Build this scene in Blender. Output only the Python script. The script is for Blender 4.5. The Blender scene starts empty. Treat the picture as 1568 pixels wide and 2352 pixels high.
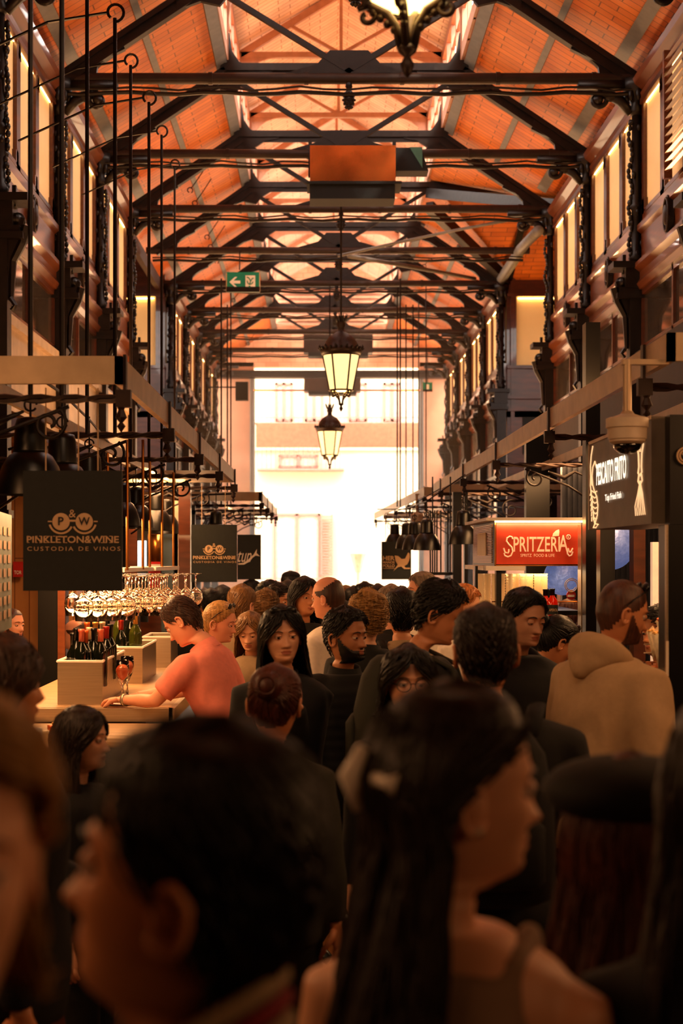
import bpy, math, random
import numpy as np
from mathutils import Vector, Matrix, noise
R = math.radians
C = bpy.context.scene.collection
random.seed(7); np.random.seed(7)

# ---------------------------------------------------------------- camera
F = 3266.7; VX, VY, ZC = 735.0, 1280.0, 1.90      # focal length in pixels, vanishing point, eye height
cam_d = bpy.data.cameras.new('camera'); cam = bpy.data.objects.new('camera', cam_d); C.objects.link(cam)
bpy.context.scene.camera = cam
cam.location = (0, 0, ZC); cam.rotation_euler = (R(90), 0, 0)
cam_d.sensor_fit = 'VERTICAL'; cam_d.sensor_height = 36; cam_d.lens = 50
cam_d.shift_x = (784 - VX) / 2352; cam_d.shift_y = (VY - 1176) / 2352
cam_d.clip_start = .05; cam_d.clip_end = 300
cam_d.dof.use_dof = True; cam_d.dof.focus_distance = 8.5; cam_d.dof.aperture_fstop = 3.2
def P(px, py, Y): return Vector(((px - VX) * Y / F, Y, ZC - (py - VY) * Y / F))

# ---------------------------------------------------------------- world, lights, exposure
vs = bpy.context.scene.view_settings
bpy.context.scene.display_settings.display_device = 'sRGB'
vs.view_transform = 'Standard'; vs.look = 'None'; vs.gamma = 1; vs.use_curve_mapping = False; vs.exposure = 0.0
W = bpy.data.worlds.new('sky'); bpy.context.scene.world = W; W.use_nodes = True
bg = W.node_tree.nodes['Background']; bg.inputs[0].default_value = (1.0, .90, .80, 1); bg.inputs[1].default_value = 15.0
def light(kind, loc, energy, color=(1, .62, .32), size=.5, size_y=None, rot=(0, 0, 0), spread=None, name='lamp_light', radius=.08):
    l = bpy.data.lights.new(name, kind); l.energy = energy; l.color = color
    if kind == 'AREA':
        l.size = size
        if size_y: l.shape = 'RECTANGLE'; l.size_y = size_y
        if spread: l.spread = R(spread)
    else: l.shadow_soft_size = radius
    o = bpy.data.objects.new(name, l); o.location = loc; o.rotation_euler = [R(a) for a in rot]; C.objects.link(o); return o
WARM = (1, .50, .20)
SUN = light('SUN', (10, 40, 30), 3.0, (1, .86, .66), rot=(35, 28, 0), name='sun'); SUN.data.angle = R(2)
# strip lights hanging under the stall canopies (both sides)
for (x, y, e) in [(-1.55, 6.7, 60), (-1.5, 8.8, 90), (-1.5, 12.4, 90), (-1.5, 21, 80), (2.0, 6.4, 45), (2.0, 8.6, 35), (1.9, 11.5, 50), (1.9, 15, 50), (1.9, 22, 80)]:
    light('AREA', (x, y, 2.62 if y > 9 or x > 0 else 2.14), e, WARM, .5, 1.8, name='canopy_strip_light')
# unseen fill lights added beside and behind the camera to brighten faces
for (x, y, e, a) in [(-2.1, 3.4, 30, 50), (2.5, 3.6, 26, -50), (-2.1, .2, 9, 60), (2.4, -.4, 12, -60)]:
    light('AREA', (x, y, 2.7), e, (1, .46, .18), .4, 2.0, rot=(0, a * -1 if False else -a, 0), name='near_fill_light')
# unseen fill lamps added to brighten the gable above the doorway
for x in (-1.2, 1.8): light('AREA', (x, 31.6, 5.9), 60, (1, .60, .36), 1.2, .3, rot=(118, 0, 0), name='gable_fill_light')
# unseen fill light added over the near end for surfaces facing the camera
light('AREA', (.3, 3.2, 4.6), 34, (1, .60, .34), 1.6, .5, rot=(86, 0, 0), name='hall_fill_light')
for y in (9, 13.5, 18, 23, 28):  # unseen fill lights added above the canopies to brighten the roof slopes
    for x in (-1.4, 1.7):
        light('AREA', (x, y, 2.95), (62 if x < 0 else 40) if y < 16 else 105, (1, .48, .18), .3, 2.2, rot=(180, 6 if x > 0 else -6, 0), name='roof_fill_light')

# ---------------------------------------------------------------- materials
def lin(c):
    if isinstance(c, str):
        c = [int(c[i:i + 2], 16) / 255 for i in (0, 2, 4)]
    return tuple(((v / 12.92) if v <= .04045 else ((v + .055) / 1.055) ** 2.4) for v in c)
MATS = {}
def mat(name, col='808080', rough=.5, metal=0., var=.18, scale=9, bump=.0, emit=None, estr=0., trans=0., ior=1.45, stretch=(1, 1, 1), sss=0., coat=0., alpha=1.):
    if name in MATS: return MATS[name]
    m = bpy.data.materials.new(name); m.use_nodes = True; nt = m.node_tree; N = nt.nodes; L = nt.links
    b = N['Principled BSDF']; c = lin(col)
    tc = N.new('ShaderNodeTexCoord'); mp = N.new('ShaderNodeMapping'); L.new(tc.outputs['Object'], mp.inputs[0]); mp.inputs['Scale'].default_value = stretch
    nz = N.new('ShaderNodeTexNoise'); nz.inputs['Scale'].default_value = scale; nz.inputs['Detail'].default_value = 4; L.new(mp.outputs[0], nz.inputs[0])
    rp = N.new('ShaderNodeValToRGB'); L.new(nz.outputs['Fac'], rp.inputs[0])
    rp.color_ramp.elements[0].position = .3; rp.color_ramp.elements[1].position = .7
    rp.color_ramp.elements[0].color = (*[v * (1 - var) for v in c], 1); rp.color_ramp.elements[1].color = (*[min(1, v * (1 + var)) for v in c], 1)
    L.new(rp.outputs[0], b.inputs['Base Color'])
    b.inputs['Roughness'].default_value = rough; b.inputs['Metallic'].default_value = metal; b.inputs['IOR'].default_value = ior
    b.inputs['Transmission Weight'].default_value = trans; b.inputs['Coat Weight'].default_value = coat; b.inputs['Alpha'].default_value = alpha
    if sss: b.inputs['Subsurface Weight'].default_value = sss; b.inputs['Subsurface Scale'].default_value = .02; b.inputs['Subsurface Radius'].default_value = (1, .35, .15)
    if emit: b.inputs['Emission Color'].default_value = (*lin(emit), 1); b.inputs['Emission Strength'].default_value = estr
    if bump:
        bp = N.new('ShaderNodeBump'); bp.inputs['Strength'].default_value = bump; bp.inputs['Distance'].default_value = .01
        L.new(nz.outputs['Fac'], bp.inputs['Height']); L.new(bp.outputs[0], b.inputs['Normal'])
    MATS[name] = m; return m
def board_mat(name, c1, c2, mortar, sx, bw, bh, rough=.5, vec='XY', bump=.3):
    """rows of boards: brick pattern over the object's own coordinates"""
    m = bpy.data.materials.new(name); m.use_nodes = True; nt = m.node_tree; N = nt.nodes; L = nt.links; b = N['Principled BSDF']
    tc = N.new('ShaderNodeTexCoord'); sp = N.new('ShaderNodeSeparateXYZ'); L.new(tc.outputs['Object'], sp.inputs[0]); cb = N.new('ShaderNodeCombineXYZ')
    L.new(sp.outputs[vec[0]], cb.inputs[0]); L.new(sp.outputs[vec[1]], cb.inputs[1])
    br = N.new('ShaderNodeTexBrick'); L.new(cb.outputs[0], br.inputs[0]); br.inputs['Scale'].default_value = sx
    br.inputs['Brick Width'].default_value = bw; br.inputs['Row Height'].default_value = bh; br.inputs['Mortar Size'].default_value = .006; br.offset = .37; br.inputs['Mortar Smooth'].default_value = .3
    br.inputs['Color1'].default_value = (*lin(c1), 1); br.inputs['Color2'].default_value = (*lin(c2), 1); br.inputs['Mortar'].default_value = (*lin(mortar), 1)
    nz = N.new('ShaderNodeTexNoise'); nz.inputs['Scale'].default_value = 2.3; nz.inputs['Detail'].default_value = 6; L.new(tc.outputs['Object'], nz.inputs[0])
    mx = N.new('ShaderNodeMix'); mx.data_type = 'RGBA'; mx.blend_type = 'MULTIPLY'; mx.inputs['Factor'].default_value = .45
    rp = N.new('ShaderNodeValToRGB'); rp.color_ramp.elements[0].position = .35; rp.color_ramp.elements[0].color = (.5, .42, .36, 1); rp.color_ramp.elements[1].position = .65
    L.new(nz.outputs['Fac'], rp.inputs[0]); L.new(br.outputs['Color'], mx.inputs['A']); L.new(rp.outputs[0], mx.inputs['B']); L.new(mx.outputs['Result'], b.inputs['Base Color'])
    b.inputs['Roughness'].default_value = rough
    bp = N.new('ShaderNodeBump'); bp.inputs['Strength'].default_value = bump; bp.inputs['Distance'].default_value = .01; bp.invert = True
    L.new(br.outputs['Fac'], bp.inputs['Height']); L.new(bp.outputs[0], b.inputs['Normal'])
    MATS[name] = m; return m
M = dict(
    iron=mat('dark_iron', '1c120d', .42, .35, .25, 14, .3),
    ironb=mat('brown_iron', '2c1a11', .45, .3, .25, 12, .2),
    ladder=mat('grey_paint', '6b6660', .5, .1, .15, 10, .1),
    pinkiron=mat('pale_painted_iron', 'b98a70', .5, 0, .12, 10),
    wood=mat('varnished_wood', '4e2410', .33, 0, .3, 4, .1, stretch=(1, .25, 5), coat=.25),
    woodl=mat('moulding_wood', '66341a', .3, 0, .25, 5, .1, stretch=(1, .2, 6), coat=.4),
    cream=mat('cream_panel', 'e8c48c', .6, 0, .06, 3, emit='e8a050', estr=.22),  # even glow put into the panes on top of their led light
    led=mat('led_strip', 'ffe0a0', .5, emit='ffc878', estr=26),
    steel=mat('brushed_steel', 'b9a68c', .34, .85, .1, 60, .05, stretch=(.05, 1, 3)),
    galv=mat('pale_metal_board', 'c2a888', .45, .45, .14, 7, .08),
    black=mat('black_paint', '0b0907', .32, 0, .2, 8),
    blackm=mat('matte_black', '0a0908', .75, 0, .2, 20),
    slate=mat('dark_slate_sign', '1a1d1a', .7, 0, .12, 30),
    ink=mat('beige_lettering', 'c9a57c', .6, 0, .05),
    white=mat('white_paint', 'f0e6d8', .5, 0, .05),
    glass=mat('clear_glass', 'fff6ea', .02, trans=1., var=0),
    pane=mat('window_glass', 'd8cfc2', .05, trans=.9, var=0, ior=1.2),
    copper=mat('copper_sheet', 'b5622c', .22, .9, .3, 4, .1),
    brass=mat('brass', 'a8672c', .3, .9, .15),
    counter=mat('worn_wood_counter', '9a7a55', .4, 0, .25, 6, .1, stretch=(1, 5, 1)),
    plaster=mat('pink_plaster', 'a87456', .8, 0, .08, 3),
    fac=mat('street_facade', 'b8a284', .8, 0, .04, 2),
    facpink=mat('pink_joinery', '8c584c', .7, 0, .05),
    lampglass=mat('milk_glass', 'ffe9b8', .4, emit='ffd690', estr=1.5),
    lampcore=mat('lamp_core', 'ffffff', .4, emit='ffe0a0', estr=14),
)
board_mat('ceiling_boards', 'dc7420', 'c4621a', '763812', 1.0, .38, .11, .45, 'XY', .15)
board_mat('lit_lantern_boards', 'ffe2cc', 'f6d4bc', 'b07850', 1.0, .38, .11, .5, 'XY', .15)  # ceiling boards paled: daylight in the lantern is put into the colour
board_mat('floor_planks', '6b4526', '5a381d', '2a1a0e', 1.0, 1.4, .14, .32, 'YX', .2)
board_mat('brick_wall', 'e2b090', 'd6a080', 'b98468', 1.0, .3, .12, .8, 'XZ', .2)
board_mat('pine_wall', 'c98a4c', 'b87a40', '7a4420', 1.0, 3, .14, .5, 'ZX', .3)

# ---------------------------------------------------------------- mesh builder
class MB:
    def __init__(s): s.v = []; s.f = []; s.m = []
    def add(s, vs_, fs, mi=0):
        n = len(s.v); s.v.extend([tuple(p) for p in vs_]); s.f.extend([tuple(i + n for i in f) for f in fs]); s.m.extend([mi] * len(fs)); return s
    def box(s, a, b, mi=0, rot=None, piv=None):
        (x0, y0, z0), (x1, y1, z1) = a, b
        vs_ = [Vector(p) for p in ((x0, y0, z0), (x1, y0, z0), (x1, y1, z0), (x0, y1, z0), (x0, y0, z1), (x1, y0, z1), (x1, y1, z1), (x0, y1, z1))]
        if rot is not None:
            pv = Vector(piv) if piv is not None else sum(vs_, Vector()) / 8
            vs_ = [rot @ (v - pv) + pv for v in vs_]
        return s.add(vs_, [(0, 3, 2, 1), (4, 5, 6, 7), (0, 1, 5, 4), (1, 2, 6, 5), (2, 3, 7, 6), (3, 0, 4, 7)], mi)
    def bar(s, a, b, w, h, mi=0, up=(0, 0, 1)):
        a = Vector(a); b = Vector(b); d = (b - a).normalized(); u = Vector(up); sd = d.cross(u)
        if sd.length < 1e-4: sd = d.cross(Vector((0, 1, 0)))
        sd.normalize(); u = sd.cross(d).normalized(); sd *= w / 2; u *= h / 2
        return s.add([a - sd - u, a + sd - u, a + sd + u, a - sd + u, b - sd - u, b + sd - u, b + sd + u, b - sd + u],
                     [(0, 1, 2, 3), (7, 6, 5, 4), (0, 4, 5, 1), (1, 5, 6, 2), (2, 6, 7, 3), (3, 7, 4, 0)], mi)
    def tube(s, pts, r, n=8, mi=0, up=None, ry=None):
        pts = [Vector(p) for p in pts]; k = len(pts); rs = r if hasattr(r, '__len__') else [r] * k; rys = (ry if hasattr(ry, '__len__') else [ry] * k) if ry is not None else rs
        T = [(pts[min(i + 1, k - 1)] - pts[max(i - 1, 0)]).normalized() for i in range(k)]
        u = Vector(up) if up is not None else (Vector((0, 0, 1)) if abs(T[0].z) < .9 else Vector((1, 0, 0)))
        vs_ = []
        for i in range(k):
            sd = T[i].cross(u)
            if sd.length < 1e-5: sd = T[i].cross(Vector((.3, 1, .2)))
            sd.normalize(); u2 = sd.cross(T[i]).normalized(); u = u2 if up is None else u
            for j in range(n):
                a = 2 * math.pi * j / n; vs_.append(pts[i] + sd * math.cos(a) * rs[i] + u2 * math.sin(a) * rys[i])
        fs = [(i * n + j, i * n + (j + 1) % n, (i + 1) * n + (j + 1) % n, (i + 1) * n + j) for i in range(k - 1) for j in range(n)]
        fs += [tuple(range(n))[::-1], tuple((k - 1) * n + j for j in range(n))]
        return s.add(vs_, fs, mi)
    def lathe(s, prof, c=(0, 0, 0), n=20, mi=0, sx=1, sy=1):
        vs_ = [(c[0] + r * sx * math.cos(2 * math.pi * j / n), c[1] + r * sy * math.sin(2 * math.pi * j / n), c[2] + z) for r, z in prof for j in range(n)]
        k = len(prof); fs = [(i * n + j, i * n + (j + 1) % n, (i + 1) * n + (j + 1) % n, (i + 1) * n + j) for i in range(k - 1) for j in range(n)]
        if prof[0][0] > 1e-5: fs.append(tuple(range(n))[::-1])
        if prof[-1][0] > 1e-5: fs.append(tuple((k - 1) * n + j for j in range(n)))
        return s.add(vs_, fs, mi)
    def ball(s, c, r, nu=14, nv=9, mi=0):
        r = r if hasattr(r, '__len__') else (r, r, r); vs_ = []
        for i in range(nv + 1):
            t = math.pi * i / nv
            for j in range(nu):
                a = 2 * math.pi * j / nu; vs_.append((c[0] + r[0] * math.sin(t) * math.cos(a), c[1] + r[1] * math.sin(t) * math.sin(a), c[2] - r[2] * math.cos(t)))
        return s.add(vs_, [(i * nu + j, i * nu + (j + 1) % nu, (i + 1) * nu + (j + 1) % nu, (i + 1) * nu + j) for i in range(nv) for j in range(nu)], mi)
    def prism(s, poly, o, ux, uy, d, mi=0):
        o = Vector(o); ux = Vector(ux); uy = Vector(uy); d = Vector(d); n = len(poly)
        a = [o + ux * p[0] + uy * p[1] for p in poly]; vs_ = a + [p + d for p in a]
        return s.add(vs_, [tuple(range(n))[::-1], tuple(range(n, 2 * n))] + [(i, (i + 1) % n, n + (i + 1) % n, n + i) for i in range(n)], mi)
    def mesh(s, name='mesh', smooth=False, mats=None):
        me = bpy.data.meshes.new(name); me.from_pydata([tuple(v) for v in s.v], [], s.f)
        if mats:
            for m in mats: me.materials.append(m)
            if len(mats) > 1: me.polygons.foreach_set('material_index', s.m)
        if smooth: me.polygons.foreach_set('use_smooth', [True] * len(me.polygons))
        me.update(); return me
    def build(s, name, mats, parent=None, smooth=False, kind=None, auto=None):
        if not isinstance(mats, (list, tuple)): mats = [mats]
        mats = [M[m] if isinstance(m, str) and m in M else (MATS[m] if isinstance(m, str) else m) for m in mats]
        if parent is not None:
            off = parent['_w']; s.v = [(v[0] - off[0], v[1] - off[1], v[2] - off[2]) for v in s.v]
            o = bpy.data.objects.new(name, s.mesh(name, smooth or bool(auto), mats)); o.parent = parent; o['_w'] = list(off)
        else:
            o = bpy.data.objects.new(name, s.mesh(name, smooth or bool(auto), mats)); o['_w'] = [0, 0, 0]
        C.objects.link(o)
        if auto:
            import bmesh
            bm = bmesh.new(); bm.from_mesh(o.data); bmesh.ops.recalc_face_normals(bm, faces=bm.faces)
            for e in bm.edges:
                if len(e.link_faces) == 2 and e.calc_face_angle(0) > R(auto): e.smooth = False
            bm.to_mesh(o.data); bm.free()
        if kind: o['kind'] = kind
        return o
def tag(o, label, cat, group=None):
    o['label'] = label; o['category'] = cat
    if group: o['group'] = group
    return o
def thing(name, loc, label=None, cat=None, group=None):
    o = bpy.data.objects.new(name, None); o.location = loc; o.empty_display_size = .1; C.objects.link(o); o['_w'] = list(loc)
    if label: tag(o, label, cat, group)
    return o
def copy_tree(o, loc=None, rz=None, label=None, group=None, parent=None, scale=None):
    c = o.copy(); C.objects.link(c)
    if parent is not None: c.parent = parent
    if loc is not None: c.location = loc; c['_w'] = list(loc)
    if rz is not None: c.rotation_euler = (0, 0, rz)
    if scale is not None: c.scale = scale
    if label: c['label'] = label
    if group: c['group'] = group
    for ch in list(o.children): copy_tree(ch, parent=c)
    return c
def struct(name, mb, m, **k): return mb.build(name, m, kind='structure', **k)
def text(s, w=None, h=None, depth=.002, spacing=1., shear=0, bold=0.):
    """outline lettering as (verts, faces), lower left at the origin, fitted to w x h"""
    cu = bpy.data.curves.new('t', 'FONT'); cu.body = s; cu.size = 1; cu.extrude = .0; cu.space_character = spacing; cu.shear = shear; cu.offset = bold; cu.resolution_u = 3
    o = bpy.data.objects.new('t', cu); C.objects.link(o); dg = bpy.context.evaluated_depsgraph_get(); dg.update()
    me = o.evaluated_get(dg).to_mesh(); vs_ = [v.co.copy() for v in me.vertices]; fs = [tuple(p.vertices) for p in me.polygons]
    o.to_mesh_clear() if False else None
    bpy.data.objects.remove(o)
    x0 = min(v.x for v in vs_); x1 = max(v.x for v in vs_); y0 = min(v.y for v in vs_); y1 = max(v.y for v in vs_)
    kx = (w / (x1 - x0)) if w else None; ky = (h / (y1 - y0)) if h else None; kx = kx or ky; ky = ky or kx
    return [((v.x - x0) * kx, (v.y - y0) * ky) for v in vs_], fs
def put_text(mb, s, o, ux, uy, w, h=None, center=True, nrm=(0, -1, 0), th=.003, mi=0, **k):
    vs_, fs = text(s, w, h, **k); ww = max(v[0] for v in vs_); o = Vector(o); ux = Vector(ux); uy = Vector(uy); n = Vector(nrm) * th
    sh = ww / 2 if center else 0
    pts = [o + ux * (v[0] - sh) + uy * v[1] for v in vs_]
    mb.add([p + n for p in pts], fs, mi); return mb
def arc(cx, cy, r, a0, a1, n=12): return [(cx + r * math.cos(R(a0 + (a1 - a0) * i / n)), cy + r * math.sin(R(a0 + (a1 - a0) * i / n))) for i in range(n + 1)]
def spiral(c, ux, uy, r0, r1, a0, a1, n=22):
    c = Vector(c); ux = Vector(ux); uy = Vector(uy); out = []
    for i in range(n + 1):
        t = i / n; r = r0 + (r1 - r0) * t; a = R(a0 + (a1 - a0) * t); out.append(c + ux * r * math.cos(a) + uy * r * math.sin(a))
    return out

# ================================================================ THE HALL
XL, XR, XC = -2.45, 2.97, .27           # column lines and hall axis
KY = lambda k: 13.37 + 2.5 * k          # truss stations
ZT = ZC + 4.50; ZCOL = ZC + 5.44        # tie beam and collar height
LX0, LX1 = -1.06, 1.60                  # roof lantern sides
ZLE, ZLR = ZC + 6.5, ZC + 7.35          # lantern eaves and ridge
YE = 34.3; YB = -7
# floor
struct('floor', MB().box((-7, YB, -.1), (7.5, YE + .3, 0)), 'floor_planks')
struct('ground', MB().box((-25, YE + .3, -.12), (25, 60, -.02)), 'fac')
# roof slopes (thick boards) : left whole, right broken by the crossing
def slope(y0, y1, side):
    xe = XL - .25 if side < 0 else XR + .25; xi = LX0 if side < 0 else LX1
    ze, zi = ZT + .06, ZCOL + .10
    return MB().prism([(xe, ze), (xi, zi), (xi, zi + .08), (xe, ze + .08)], (0, y0, 0), (1, 0, 0), (0, 0, 1), (0, y1 - y0, 0))
def slope_obj(y0, y1, side, name='ceiling'):
    o = struct(name, slope(y0, y1, side), 'ceiling_boards'); return o
slope_obj(YB, YE, -1); slope_obj(YB, KY(2) + .0, 1); slope_obj(KY(4), YE, 1)
# unseen flat roof added to keep the near end dark; lantern roof
b = MB(); b.box((LX0, YB, ZCOL + .1), (LX1, 8.8, ZCOL + .18)); struct('ceiling', b, 'ceiling_boards')
for sd in (-1, 1):
    xe, xm = (LX0 - .12, (LX0 + LX1) / 2) if sd < 0 else (LX1 + .12, (LX0 + LX1) / 2)
    b = MB().prism([(xe, ZLE), (xm, ZLR), (xm, ZLR + .07), (xe, ZLE + .07)], (0, 8.8, 0), (1, 0, 0), (0, 0, 1), (0, YE - 8.8, 0)); struct('ceiling', b, 'lit_lantern_boards')
b = MB().box((LX0, 8.7, ZCOL), (LX1, 8.8, ZLR + .1)); struct('wall_lantern', b, 'brick_wall')
# crossing roof on the right: gable running out to +X
yr = KY(3); zr_ = ZCOL + .10; xe = XR + .25; ze = ZT + .06
def panel3(pts, th=.08):
    n = len(pts); v = [Vector(p) for p in pts]; return MB().add(v + [p + Vector((0, 0, th)) for p in v], [tuple(range(n)), tuple(range(n, 2 * n))[::-1]] + [(i, n + i, n + (i + 1) % n, (i + 1) % n) for i in range(n)])
for ya, s_ in ((KY(2), 1), (KY(4), -1)):
    struct('ceiling', panel3([(xe, ya, ze), (LX1, ya, zr_), (LX1, yr, zr_)]), 'ceiling_boards')
    struct('ceiling', panel3([(xe, ya, ze), (LX1, yr, zr_), (7.4, yr, zr_), (7.4, ya, ze)]), 'ceiling_boards')
# purlins / grey strips along the roof
def strip(x, z, w, sl, y0, y1, label, nm='purlin'):
    a = math.atan(sl); b = MB().bar((x, y0, z), (x, y1, z), w, .03, up=(-math.sin(a), 0, math.cos(a)))
    return tag(b.build(nm, 'ladder'), label, 'beam', 'grey roof strips')
sl = (ZCOL + .1 - ZT - .06) / (LX0 - XL + .25)
def slz(x): return ZT + .06 + sl * (x - (XL - .25))
slr = (ZCOL + .1 - ZT - .06) / (XR + .25 - LX1)
def slzr(x): return ZT + .06 + slr * ((XR + .25) - x)
strip(-1.72, slz(-1.72) - .02, .07, sl, 8, YE, 'narrow grey strip along the middle of the left roof slope')
strip(-1.10, slz(-1.10) - .02, .13, sl, 8, YE, 'wide grey strip along the top of the left roof slope')
strip(-2.36, slz(-2.36) - .03, .13, sl, 8, YE, 'grey strip along the foot of the left roof slope')
strip(2.28, slzr(2.28) - .02, .07, -slr, 8, KY(2), 'narrow grey strip along the middle of the right roof slope')
strip(1.66, slzr(1.66) - .02, .13, -slr, 8, KY(2), 'wide grey strip along the top of the right roof slope')
strip(2.86, slzr(2.86) - .03, .13, -slr, 8, KY(2), 'grey strip along the foot of the right roof slope')
strip(2.28, slzr(2.28) - .02, .07, -slr, KY(4), YE, 'narrow grey strip in the middle of the far right roof slope')
strip(1.66, slzr(1.66) - .02, .13, -slr, KY(4), YE, 'wide grey strip at the top of the far right roof slope')
# lantern side glazing
wn = 0
for sd, x in ((-1, LX0), (1, LX1)):
    for k in range(-1, 8):
        y0, y1 = KY(k) + .06, KY(k + 1) - .06; wn += 1
        fr = MB(); fr.box((x - .03, y0, ZCOL + .1), (x + .03, y1, ZCOL + .26)); fr.box((x - .03, y0, ZLE - .1), (x + .03, y1, ZLE + .03))
        for i in range(5):
            y = y0 + (y1 - y0) * i / 4; fr.box((x - .025, y - .025, ZCOL + .1), (x + .025, y + .025, ZLE))
        fr.box((x - .015, y0, ZCOL + .66), (x + .015, y1, ZCOL + .69))
        w = struct('window_%d' % wn, fr, 'pinkiron')
# ---- trusses
def truss(k, label):
    Y = KY(k); t = thing('roof_truss', (XC, Y, ZT), label, 'roof truss', 'iron roof trusses')
    for s, xe, xi, nm in ((-1, XL, LX0, 'rafter'), (1, XR, LX1, 'rafter')):
        b = MB(); a = Vector((xe - s * -.0, Y, ZT + .02)); c = Vector((xi, Y, ZCOL)); 
        if s > 0 and k == 3: continue
        b.bar(a, c, .10, .05); d = (c - a).normalized(); n = Vector((0, 1, 0)).cross(d).normalized()
        if n.z < 0: n = -n
        b.bar(a - n * .10, c - n * .10, .10, .03); b.bar(a - n * .05, c - n * .05, .02, .10)
        # curved plate at the foot
        q = s; px = xe
        pl = [(0, 0), (-q * .62, 0)] + [(-q * (.62 - .22 * math.sin(R(j * 15))), .16 + .16 * (1 - math.cos(R(j * 15)))) for j in range(0, 7)] + [(0, .10)]
        pl = [(0, -.04), (-q * .34, -.04), (-q * .36, .10), (-q * .44, .18), (-q * .62, .27), (-q * .58, .38), (0, .03)]
        b.prism(pl, (px, Y - .03, ZT), (1, 0, 0), (0, 0, 1), (0, .06, 0))
        # curved plate at the collar
        ax = xi; pl = [(0, 0), (0, -.10)] + [(-q * .50 * j / 6, -.10 + .17 * math.sin(R(90 * j / 6)) - .13) for j in range(1, 7)] + [(-q * .5, .05)]
        pl = [(q * .28, -.30), (q * .30, -.16), (0, .05), (-q * .55, .05), (-q * .52, -.04), (-q * .34, -.07), (-q * .2, -.16), (-q * .12, -.26), (q * .06, -.22)]
        b.prism(pl, (ax, Y - .025, ZCOL), (1, 0, 0), (0, 0, 1), (0, .05, 0))
        # plate rising beside the lantern side
        pl = [(0, 0), (-q * .34, 0), (-q * .16, .08), (-q * .08, .2), (-q * .05, .4), (0, .42)]
        b.prism(pl, (ax, Y - .025, ZCOL), (1, 0, 0), (0, 0, 1), (0, .05, 0))
        b.build(nm, 'iron', t)
    b = MB(); b.box((LX0 - .05, Y - .05, ZCOL - .02), (LX1 + .05, Y + .05, ZCOL + .06)); b.box((LX0, Y - .01, ZCOL - .08), (LX1, Y + .01, ZCOL)); b.build('collar_beam', 'iron', t)
    b = MB(); b.tube([(XL - .1, Y, ZT), (XR + .1, Y, ZT)], .052, 10)
    for x in np.arange(XL + .5, XR, .9): b.tube([(x, Y, ZT), (x + .04, Y, ZT)], .06, 10)
    b.build('tie_beam', 'ironb', t, auto=40)
    b = MB(); pts = [(XL + (XR - XL) * i / 24, Y - .05, ZT - .155 - .012 * math.sin(i * 1.7 + k)) for i in range(25)]; b.tube(pts, .02, 6)
    b.tube([(p[0], p[1] - .03, p[2] + .035 + .01 * math.sin(i * 2.1 + k)) for i, p in enumerate(pts)], .011, 5); b.build('cable_run', 'iron', t)
    for s, xi in ((-1, LX0), (1, LX1)):
        b = MB(); b.bar((xi, Y, ZCOL - .05), (XC - s * .03 + 0, Y, ZT + .05), .05, .05); b.build('brace', 'iron', t)
    b = MB(); b.prism([(-.62, .04), (-.30, .13), (-.18, .26), (.18, .26), (.30, .13), (.62, .04), (.3, -.02), (-.3, -.02)], (XC, Y - .02, ZT), (1, 0, 0), (0, 0, 1), (0, .04, 0)); b.build('gusset_plate', 'iron', t)
    b = MB(); b.lathe([(.001, -.30), (.02, -.28), (.045, -.24), (.055, -.2), (.05, -.16), (.03, -.12), (.02, -.1), (.035, -.08), (.03, -.05), (.02, 0)], (XC, Y, ZT - .0), 12)
    for i in range(5):
        for j in range(8):
            a = j * math.pi / 4 + i * .4; r = (.03, .045, .054, .048, .03)[i]; b.ball((XC + r * math.cos(a), Y + r * math.sin(a), ZT - .27 + i * .034), .013, 6, 4)
    b.build('pinecone_pendant', 'iron', t, smooth=True)
    # lantern frame above
    b = MB(); b.box((LX0, Y - .03, ZLE - .05), (LX1, Y + .03, ZLE + .02)); xm = (LX0 + LX1) / 2
    for s, xi in ((-1, LX0), (1, LX1)):
        b.bar((xi, Y, ZLE - .03), (xm, Y, ZLR - .06), .06, .09); b.box((xi - .04, Y - .04, ZCOL + .1), (xi + .04, Y + .04, ZLE))
        b.prism([(0, 0), (-s * .5, 0)] + [(-s * (.5 - .46 * math.sin(R(15 * j))), -.42 * (1 - math.cos(R(15 * j)))) for j in range(7)], (xi, Y - .015, ZLE - .05), (1, 0, 0), (0, 0, 1), (0, .03, 0))
    b.bar((xm, Y, ZLE), (xm, Y, ZLR), .04, .04)
    for s, xi in ((-1, LX0), (1, LX1)): b.bar((xi + (-s) * .65, Y, ZLE + .38), (xm, Y, ZLE), .04, .04)
    b.build('lantern_frame', 'pinkiron', t)
    return t
ords = ['nearest', 'second', 'third', 'fourth', 'fifth', 'sixth', 'seventh', 'eighth']
lab = {-1: 'iron roof truss at the top edge, nearest to the camera', 0: 'iron roof truss carrying a pinecone pendant high above the near end', 1: 'iron roof truss from which the copper heater box hangs',
       2: 'iron roof truss just behind the copper heater box', 3: 'iron roof truss from which the green exit sign hangs', 4: 'iron roof truss just behind the green exit sign, at the crossing',
       5: 'iron roof truss seen just above the larger hanging lantern', 6: 'iron roof truss seen behind the crown of the larger lantern', 7: 'farthest iron roof truss, above the far dark heater box'}
lab.update({-2: 'iron roof truss overhead, just above the top edge of the picture', -3: 'iron roof truss high over the foreground crowd', -4: 'iron roof truss high over the camera'})
for k in range(-4, 8): truss(k, lab[k])
tag(MB().tube([(.26, KY(-4), ZT + .05), (.26, KY(-3), ZT + .05)], .04, 8).build('lamp_beam', 'iron'), 'iron pipe joining two overhead trusses and carrying the near lantern', 'beam')
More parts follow.
